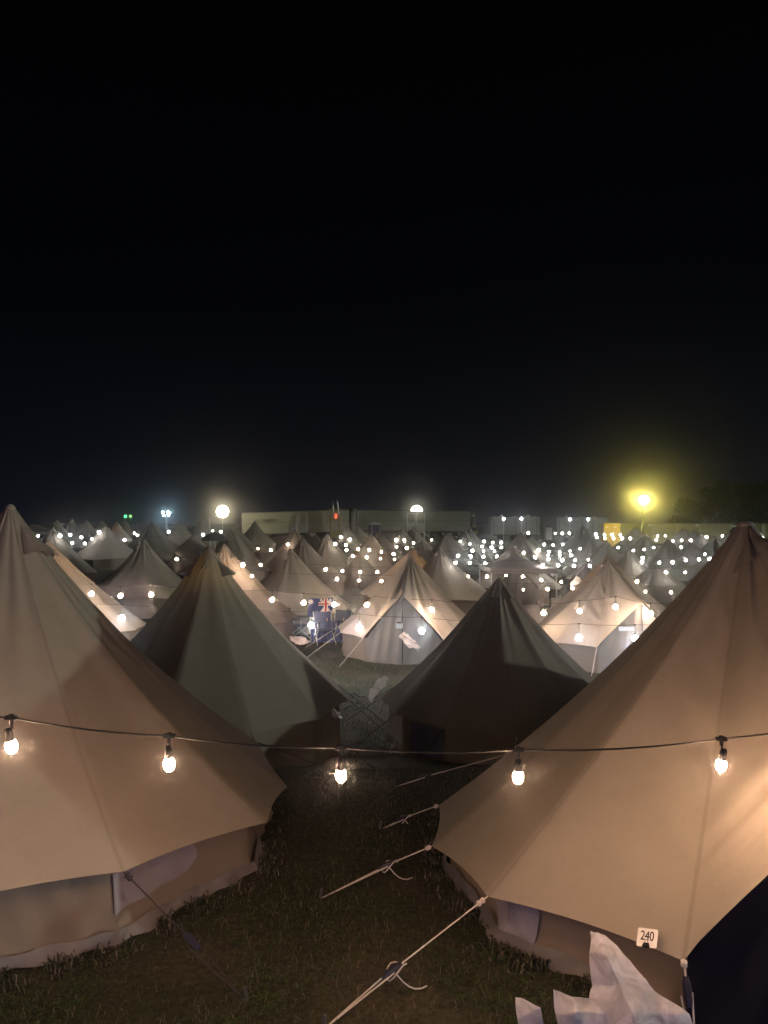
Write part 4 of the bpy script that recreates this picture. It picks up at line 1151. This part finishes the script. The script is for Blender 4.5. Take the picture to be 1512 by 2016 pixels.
# pale cabins on wheels
def cabin(px0, px1, pt, pb, d, label):
    x0, x1 = W(px0, 0, d).x, W(px1, 0, d).x; L = x1 - x0; zt, zb = zat(pt, d), zat(pb, d)
    o = thing('toilet_cabin', label, 'cabin', ((x0 + x1) / 2, d + 1.2, 0))
    MB().box((0, 0, (zt + zb) / 2), (L, 2.4, zt - zb)).build('body', M['cabin'], o)
    for q in (-.42, -.27, 0.0, .27, .42):
        r = 0.34 if abs(abs(q) - .27) < .01 else .2
        MB().lathe((q * L, -.3, zt), [(r, -.02), (r, .08), (r * .7, .24 if r > .3 else .14), (0.001, .3 if r > .3 else .18)], 12).build('roof_vent', M['cabin'], o, smooth=True)
    for q in (-.5 + .05, -.24, .0, .22, .44): MB().box((q * L, -1.215, (zt + zb) / 2), (0.07, .03, (zt - zb) * .97)).build('panel_joint', M['dark'], o)
    for q in (-.13, .11): MB().box((q * L, -1.22, (zt + zb) / 2 - .1), (.8, .04, (zt - zb) * .85)).build('door', M['cabin'], o)
    for q in (-.06, .06): MB().lathe((q * L, -1.0, .35), [(0.001, -.1), (.3, -.1), (.35, 0), (.3, .1), (0.001, .1)], 12, Matrix.Rotation(PI / 2, 3, 'X')).build('wheel', M['black'], o)
    MB().box((0, -.9, zb - .12), (L * .9, .12, .18)).build('chassis', M['dark'], o)
    for q in (-.3, .3): MB().box((q * L, -1.3, zb / 2), (1.0, .5, zb * .8)).build('steps', M['dark'], o)
cabin(966.5, 1063, 1018, 1052, 105, 'left pale cabin with roof vents between trailer and small booth')
cabin(1096, 1195, 1019, 1052, 105, 'right pale cabin with roof vents beside the yellow skip')
X = W(1079, 0, 104).x; ze = zat(1036, 104)
o = thing('toilet_booth', 'small dark booth with arched white roof between the two pale cabins', 'booth', (X, 104, 0))
MB().box((0, 0, ze / 2), (1.35, 1.2, ze)).build('body', M['dark'], o)
b = MB(); b.grid([[Vector((0.78 * (j / 8 * 2 - 1), y, ze + .26 * math.sin(PI * (j / 8 * .8 + .1)) - .06)) for j in range(9)] for y in (-.66, .66)]); b.build('roof', M['white_metal'], o)
MB().box((0, -.62, ze * .48), (.8, .04, ze * .85)).build('door', M['cabin'], o)
# lamps on slender posts before the cabins
def post_lamp(px, py, d, label, I=4):
    p = W(px, py, d)
    o = thing('lamp_post', label, 'lamp post', (p.x, d, 0), 0, 'lamp posts before the pale cabins')
    MB().tube([(0, .1, 0), (0, .1, p.z + .05)], 0.05, 6).build('post', M['white_metal'], o)
    MB().lathe((0, 0, p.z), [(0.001, -.16), (.12, -.1), (.17, 0), (.12, .1), (0.001, .16)], 12).build('lamp', emit('post_lamp_light', (.9, .95, 1.0), I / (PI * .17 ** 2)), o, smooth=True)
post_lamp(991.5, 1021.5, 100, 'lamp post before the left part of the left cabin')
post_lamp(1026.5, 1021, 100, 'lamp post before the middle of the left cabin')
post_lamp(1122, 1022.5, 100, 'lamp post before the left part of the right cabin')
post_lamp(1158, 1022.5, 100, 'lamp post before the middle of the right cabin')
# yellow skip
x0, x1 = W(1189, 0, 80).x, W(1222, 0, 80).x; L = x1 - x0; zt = zat(1031, 80)
o = thing('skip', 'bright yellow steel skip lit by the floodlight beside the right cabin', 'skip', ((x0 + x1) / 2, 81, 0))
MB().box((0, 0, zt / 2 + .05), (L, 1.8, zt - .1)).build('body', M['yellow'], o)
for z in (zt, zt * .52, .12): MB().box((0, -.93, z), (L * 1.03, .08, .1)).build('rail', M['mud_yellow'], o)
for q in (-.48, 0, .48): MB().box((q * L, -.935, zt / 2), (.09, .07, zt * .98)).build('post', M['mud_yellow'], o)
for q in (-.3, .2): MB().box((q * L, -.92, zt * .86), (.25, .03, .14)).build('label_plate', M['white'], o)
# mesh fence
fx = [1222, 1285, 1332, 1378, 1440, 1502, 1564, 1640]
o = thing('mesh_fence', 'tall wire mesh fence running right from the yellow skip', 'fence', (W(1222, 0, 86).x, 86, 0))
ox = W(1222, 0, 86).x
for i, px in enumerate(fx):
    x = W(px, 0, 86).x - ox; MB().tube([(x, 0, 0), (x, 0, zat(1030, 86))], 0.035, 6).build('post', M['metal'], o)
    if i < len(fx) - 1:
        x2 = W(fx[i + 1], 0, 86).x - ox; zt = zat(1031, 86)
        b = MB(); b.tube([(x, 0, zt), (x2, 0, zt)], 0.022, 5); b.tube([(x, 0, .15), (x2, 0, .15)], 0.022, 5)
        n = int((x2 - x) / .12)
        for k in range(1, n): b.tube([(x + (x2 - x) * k / n, 0, .15), (x + (x2 - x) * k / n, 0, zt)], 0.005, 3, cap=False)
        for k in range(1, 11): b.tube([(x, 0, .15 + (zt - .15) * k / 11), (x2, 0, .15 + (zt - .15) * k / 11)], 0.005, 3, cap=False)
        b.build('mesh_panel', M['metal'], o)
MB().box(((W(1222, 0, 86).x + W(1512, 0, 86).x) / 2 - ox, .05, zat(1031, 86) / 2 + .1), (W(1512, 0, 86).x - W(1222, 0, 86).x, .01, zat(1031, 86) - .3)).build('privacy_net', M['net'], o)
for px in (1279, 1372): MB().box((W(px, 0, 86).x - ox, -.05, zat(1034, 86)), (.38, .02, .22)).build('notice', M['white'], o)
# yellow floodlight on its mast
fp_ = W(1268, 985, 75)
o = thing('floodlight_mast', 'dazzling yellow floodlight on a tall mast above the fence', 'floodlight', (fp_.x, 75, 0))
MB().tube([(0, .45, 0), (0, .45, fp_.z + .6)], [.10, .06], 8).build('mast', M['dark'], o)
hd = MB().lathe((0, 0, fp_.z + .46), [(.001, .14), (.3, .1), (.5, -.02), (.46, -.05), (.001, .02)], 16).build('lamp_hood', M['dark'], o, smooth=True)
MB().tube([(0, .45, fp_.z + .6), (0, .2, fp_.z + .66), (0, 0, fp_.z + .55)], .05, 6).build('bracket', M['metal'], hd)
MB().lathe((0, 0, fp_.z), [(.001, -.40), (.24, -.33), (.42, -.1), (.44, .08), (.36, .3), (.2, .42), (.001, .44)], 20).build('lamp_globe', emit('flood_light', (1.0, 0.84, 0.18), 300), o, smooth=True)
for k in range(3): MB().tube([(0, .45, .9), (1.1 * math.cos(k * 2.09), .45 + 1.1 * math.sin(k * 2.09), 0)], .04, 6).build('stay', M['metal'], o)
# balloon lamps
def balloon(px, py, d, r, half, I, col, label):
    p = W(px, py, d)
    o = thing('balloon_light', label, 'balloon lamp', (p.x, d, 0))
    n = 9 if half else 17
    prof = [(max(.001, r * math.sin(PI * i / 16)), r * math.cos(PI * i / 16)) for i in range(n)]
    if half: prof.append((.001, 0.0))
    MB().lathe((0, 0, p.z), prof, 28).build('envelope', emit('balloon_light', col, I / (PI * r * r)), o, smooth=True)
    MB().tube([(0, 0, 0), (0, 0, p.z - (0 if half else r))], .05, 8).build('mast', M['metal'], o)
    MB().lathe((0, 0, p.z - (.06 if half else r)), [(.001, -.1), (.2, -.1), (.2, .04), (.001, .05)], 10).build('collar', M['dark'], o)
    for k in range(3): MB().tube([(0, 0, .8), (.9 * math.cos(k * 2.09), .9 * math.sin(k * 2.09), 0)], .03, 6).build('leg', M['metal'], o)
balloon(438, 1007, 109, .86, False, 60, (1.0, .86, .55), 'round glowing balloon lamp on a mast left of the pale trailer')
balloon(820.5, 1006.5, 108, .82, True, 30, (1.0, .93, .68), 'glowing half dome balloon lamp above the right sign frames')
# blue white floodlight cluster far left
p = W(327, 1012, 170)
o = thing('floodlight_cluster', 'bluish white cluster of floodlights on a mast far off at left', 'floodlight', (p.x, 170, 0))
MB().tube([(0, .3, 0), (0, .3, p.z - .2)], .22, 8).build('mast', M['white_metal'], o)
MB().box((0, .3, p.z), (1.5, .14, .14)).build('crossbar', M['metal'], o)
lm = emit('cluster_light', (.55, .85, 1.0), 60)
for x, z in ((-.72, .4), (-.5, -.3), (.5, -.2), (.7, .2), (.42, .45)):
    h = MB().box((x, .2, p.z + z), (.55, .2, .5)).build('lamp_housing', M['dark'], o)
    MB().lathe((x, .08, p.z + z), [(.001, .05), (.2, .03), (.23, 0)], 12, Matrix.Rotation(PI / 2, 3, 'X')).build('lens', lm, h, smooth=True)
for px, col, I, lab in ((247, (.12, 1.0, .35), 8, 'left and brighter of two green lights low in the sky'), (257, (.35, .9, .25), 4, 'right and dimmer of two green lights low in the sky')):
    p = W(px, 1016.5, 160)
    o = thing('signal_light', lab, 'signal light', (p.x, 160, 0))
    MB().tube([(0, .2, 0), (0, .2, p.z)], .07, 6).build('post', M['dark'], o)
    MB().lathe((0, 0, p.z), [(.001, -.34), (.25, -.24), (.34, 0), (.25, .24), (.001, .34)], 12).build('lamp', emit('signal_light', col, I / (PI * .34 ** 2) * .14), o, smooth=True)
# far sheds, leaning pole
def shed(px0, px1, pt, pe, d, label):
    x0, x1 = W(px0, 0, d).x, W(px1, 0, d).x; L = x1 - x0; ze = zat(pe, d); zr = zat(pt, d)
    o = thing('shed', label, 'shed', ((x0 + x1) / 2, d, 0))
    MB().box((0, 0, ze / 2), (L, 5, ze)).build('wall', M['trailer'], o)
    b = MB(); b.add([(-L / 2 - .3, -2.8, ze), (L / 2 + .3, -2.8, ze), (L / 2 - 1, 0, zr), (-L / 2 + 1, 0, zr), (-L / 2 - .3, 2.8, ze), (L / 2 + .3, 2.8, ze)], [(0, 1, 2, 3), (3, 2, 5, 4), (0, 3, 4), (1, 5, 2), (0, 4, 5, 1)]); b.build('roof', M['dark'], o)
    for q in (-.3, 0, .3): MB().box((q * L, -2.52, ze * .45), (1.1, .06, ze * .7)).build('door', M['dark'], o)
shed(308, 344, 1030, 1036, 190, 'low far shed with a dark roof under the blue floodlights')
shed(360, 392, 1029.5, 1035, 185, 'low far shed with a dark roof right of the blue floodlights')
p = W(412, 1021, 60); q = W(416, 1044, 60)
o = tag(MB().tube([(q.x - p.x, 0, -p.z), (0, 0, 0)], .05, 6).build('pole', M['white_metal'], None), 'thin white pole leaning left below the globe lamp', 'pole'); o.location = p
# posts that carry the warm strings near the canopy
for px, py, d, lab in ((1083, 1158, 26.5, 'dark pole standing right of the canopy front'),):
    p = W(px, py, d); tag(MB().tube([(p.x, p.y, 0), p], .03, 6).build('pole', M['dark'], None), lab, 'pole')

# ---------------------------------------------------------------- trees at the right
def tree(px, py, d, h_w, seed, label, n=4200):
    r = random.Random(seed); p = W(px, py, d); H = p.z
    o = thing('tree', label, 'tree', (p.x, d, 0), 0, 'dark trees behind the mesh fence')
    b = MB(); b.tube([(0, 0, -.2), (.1, 0, H * .25), (-.05, .1, H * .5), (.1, 0, H * .8)], [H * .035, H * .028, H * .02, H * .006], 8)
    cl = []
    for k in range(15):
        a = r.uniform(0, 6.28); z = H * r.uniform(.22, .93); rr = h_w * (1 - abs(z / H - .5) * 1.25) * r.uniform(.45, 1.0)
        c = Vector((rr * math.cos(a), rr * math.sin(a), z)); cl.append((c, h_w * r.uniform(.22, .42)))
        b.tube([(0, 0, z * .65), c * .6 + Vector((0, 0, z * .33)), c], [H * .012, H * .008, H * .004], 5)
    b.build('trunk', M['bark'], o, smooth=True)
    vs = []; fs = []
    for i in range(n):
        c, cr = r.choice(cl)
        v = Vector((r.gauss(0, 1), r.gauss(0, 1), r.gauss(0, .8))).normalized() * cr * r.uniform(.3, 1.1) ** .6
        q = c + v
        u = Vector((r.uniform(-1, 1), r.uniform(-1, 1), r.uniform(-1, 1))).normalized(); w = u.cross(Vector((r.uniform(-1, 1), r.uniform(-1, 1), r.uniform(-1, 1)))).normalized()
        s_ = r.uniform(.10, .24); k = len(vs)
        vs += [q - u * s_, q + w * s_ * .55, q + u * s_, q - w * s_ * .55]; fs.append((k, k + 1, k + 2, k + 3))
    b = MB(); b.add(vs, fs); b.build('crown', M['leaf'], o)
tree(1398, 958, 128, 4.2, 1, 'dark broad tree nearest the yellow floodlight')
tree(1440, 947, 140, 4.6, 2, 'dark tall tree second from the floodlight, behind the fence')
tree(1486, 955, 132, 4.6, 3, 'dark tree directly above the right near peak')
tree(1535, 945, 140, 5.0, 4, 'dark tree cut by the right edge of the picture')
tree(1352, 985, 135, 3.2, 5, 'dark low bushy tree right below the floodlight glow')

# ---------------------------------------------------------------- night air
hz = MB().box((0, 110, 9), (420, 300, 22))
ho = hz.build('haze', simple('haze_unused', (1, 1, 1)))
ho.data.materials.clear()
hm, nt, out = new_mat('haze')
pv = N(nt, 'ShaderNodeVolumePrincipled')
pv.inputs['Color'].default_value = (.95, .96, 1, 1); pv.inputs['Density'].default_value = 0.0026; pv.inputs['Anisotropy'].default_value = 0.98
nt.links.new(pv.outputs[0], out.inputs['Volume'])
ho.data.materials.append(hm)
tag(ho, kind='stuff')

# ---------------------------------------------------------------- sky, moonlike yard light, camera
wd = bpy.data.worlds.new('World'); SC.world = wd; wd.use_nodes = True
nt = wd.node_tree
for n in list(nt.nodes): nt.nodes.remove(n)
wo = nt.nodes.new('ShaderNodeOutputWorld'); bg = nt.nodes.new('ShaderNodeBackground')
tc = nt.nodes.new('ShaderNodeTexCoord'); sp = nt.nodes.new('ShaderNodeSeparateXYZ'); cr = nt.nodes.new('ShaderNodeValToRGB')
nt.links.new(tc.outputs['Generated'], sp.inputs[0]); nt.links.new(sp.outputs[2], cr.inputs[0])
el = cr.color_ramp.elements
el[0].position = 0.0; el[0].color = (.0040, .0056, .0098, 1)
el[1].position = 0.55; el[1].color = (.0003, .0004, .0006, 1)
e = el.new(.08); e.color = (.0020, .0027, .0052, 1)
e = el.new(.25); e.color = (.0006, .0009, .0018, 1)
nt.links.new(cr.outputs[0], bg.inputs[0]); bg.inputs[1].default_value = 1.0
nt.links.new(bg.outputs[0], wo.inputs[0])

sl = bpy.data.lights.new('key_light', 'SUN'); sl.energy = 1.45; sl.angle = D(0.6); sl.color = (.92, 1.0, .82)
so = bpy.data.objects.new('key_light', sl); COL.objects.link(so); so.location = (30, -30, 20)
az, elv = D(74), D(4.6)     # comes from behind on the right, low over the tents
dirv = Vector((-math.sin(az) * math.cos(elv), math.cos(az) * math.cos(elv), -math.sin(elv)))
so.rotation_euler = dirv.to_track_quat('-Z', 'Y').to_euler()

cam = bpy.data.cameras.new('camera'); co = bpy.data.objects.new('camera', cam); COL.objects.link(co)
cam.sensor_fit = 'HORIZONTAL'; cam.sensor_width = 36.0; cam.lens = 36.0 * F / 1512.0
cam.clip_start = 0.05; cam.clip_end = 1000
co.location = (0, 0, CZ); co.rotation_euler = (PI / 2, 0, 0)
SC.camera = co
SC.view_settings.view_transform = 'Standard'; SC.view_settings.look = 'None'
SC.view_settings.exposure = 0.0; SC.view_settings.gamma = 1.0; SC.view_settings.use_curve_mapping = False
SC.cycles.max_bounces = 6; SC.cycles.diffuse_bounces = 2; SC.cycles.glossy_bounces = 2; SC.cycles.transmission_bounces = 3
SC.cycles.transparent_max_bounces = 12; SC.cycles.volume_bounces = 0
SC.cycles.use_light_tree = True
SC.cycles.use_denoising = True
SC.cycles.sample_clamp_indirect = 4.0
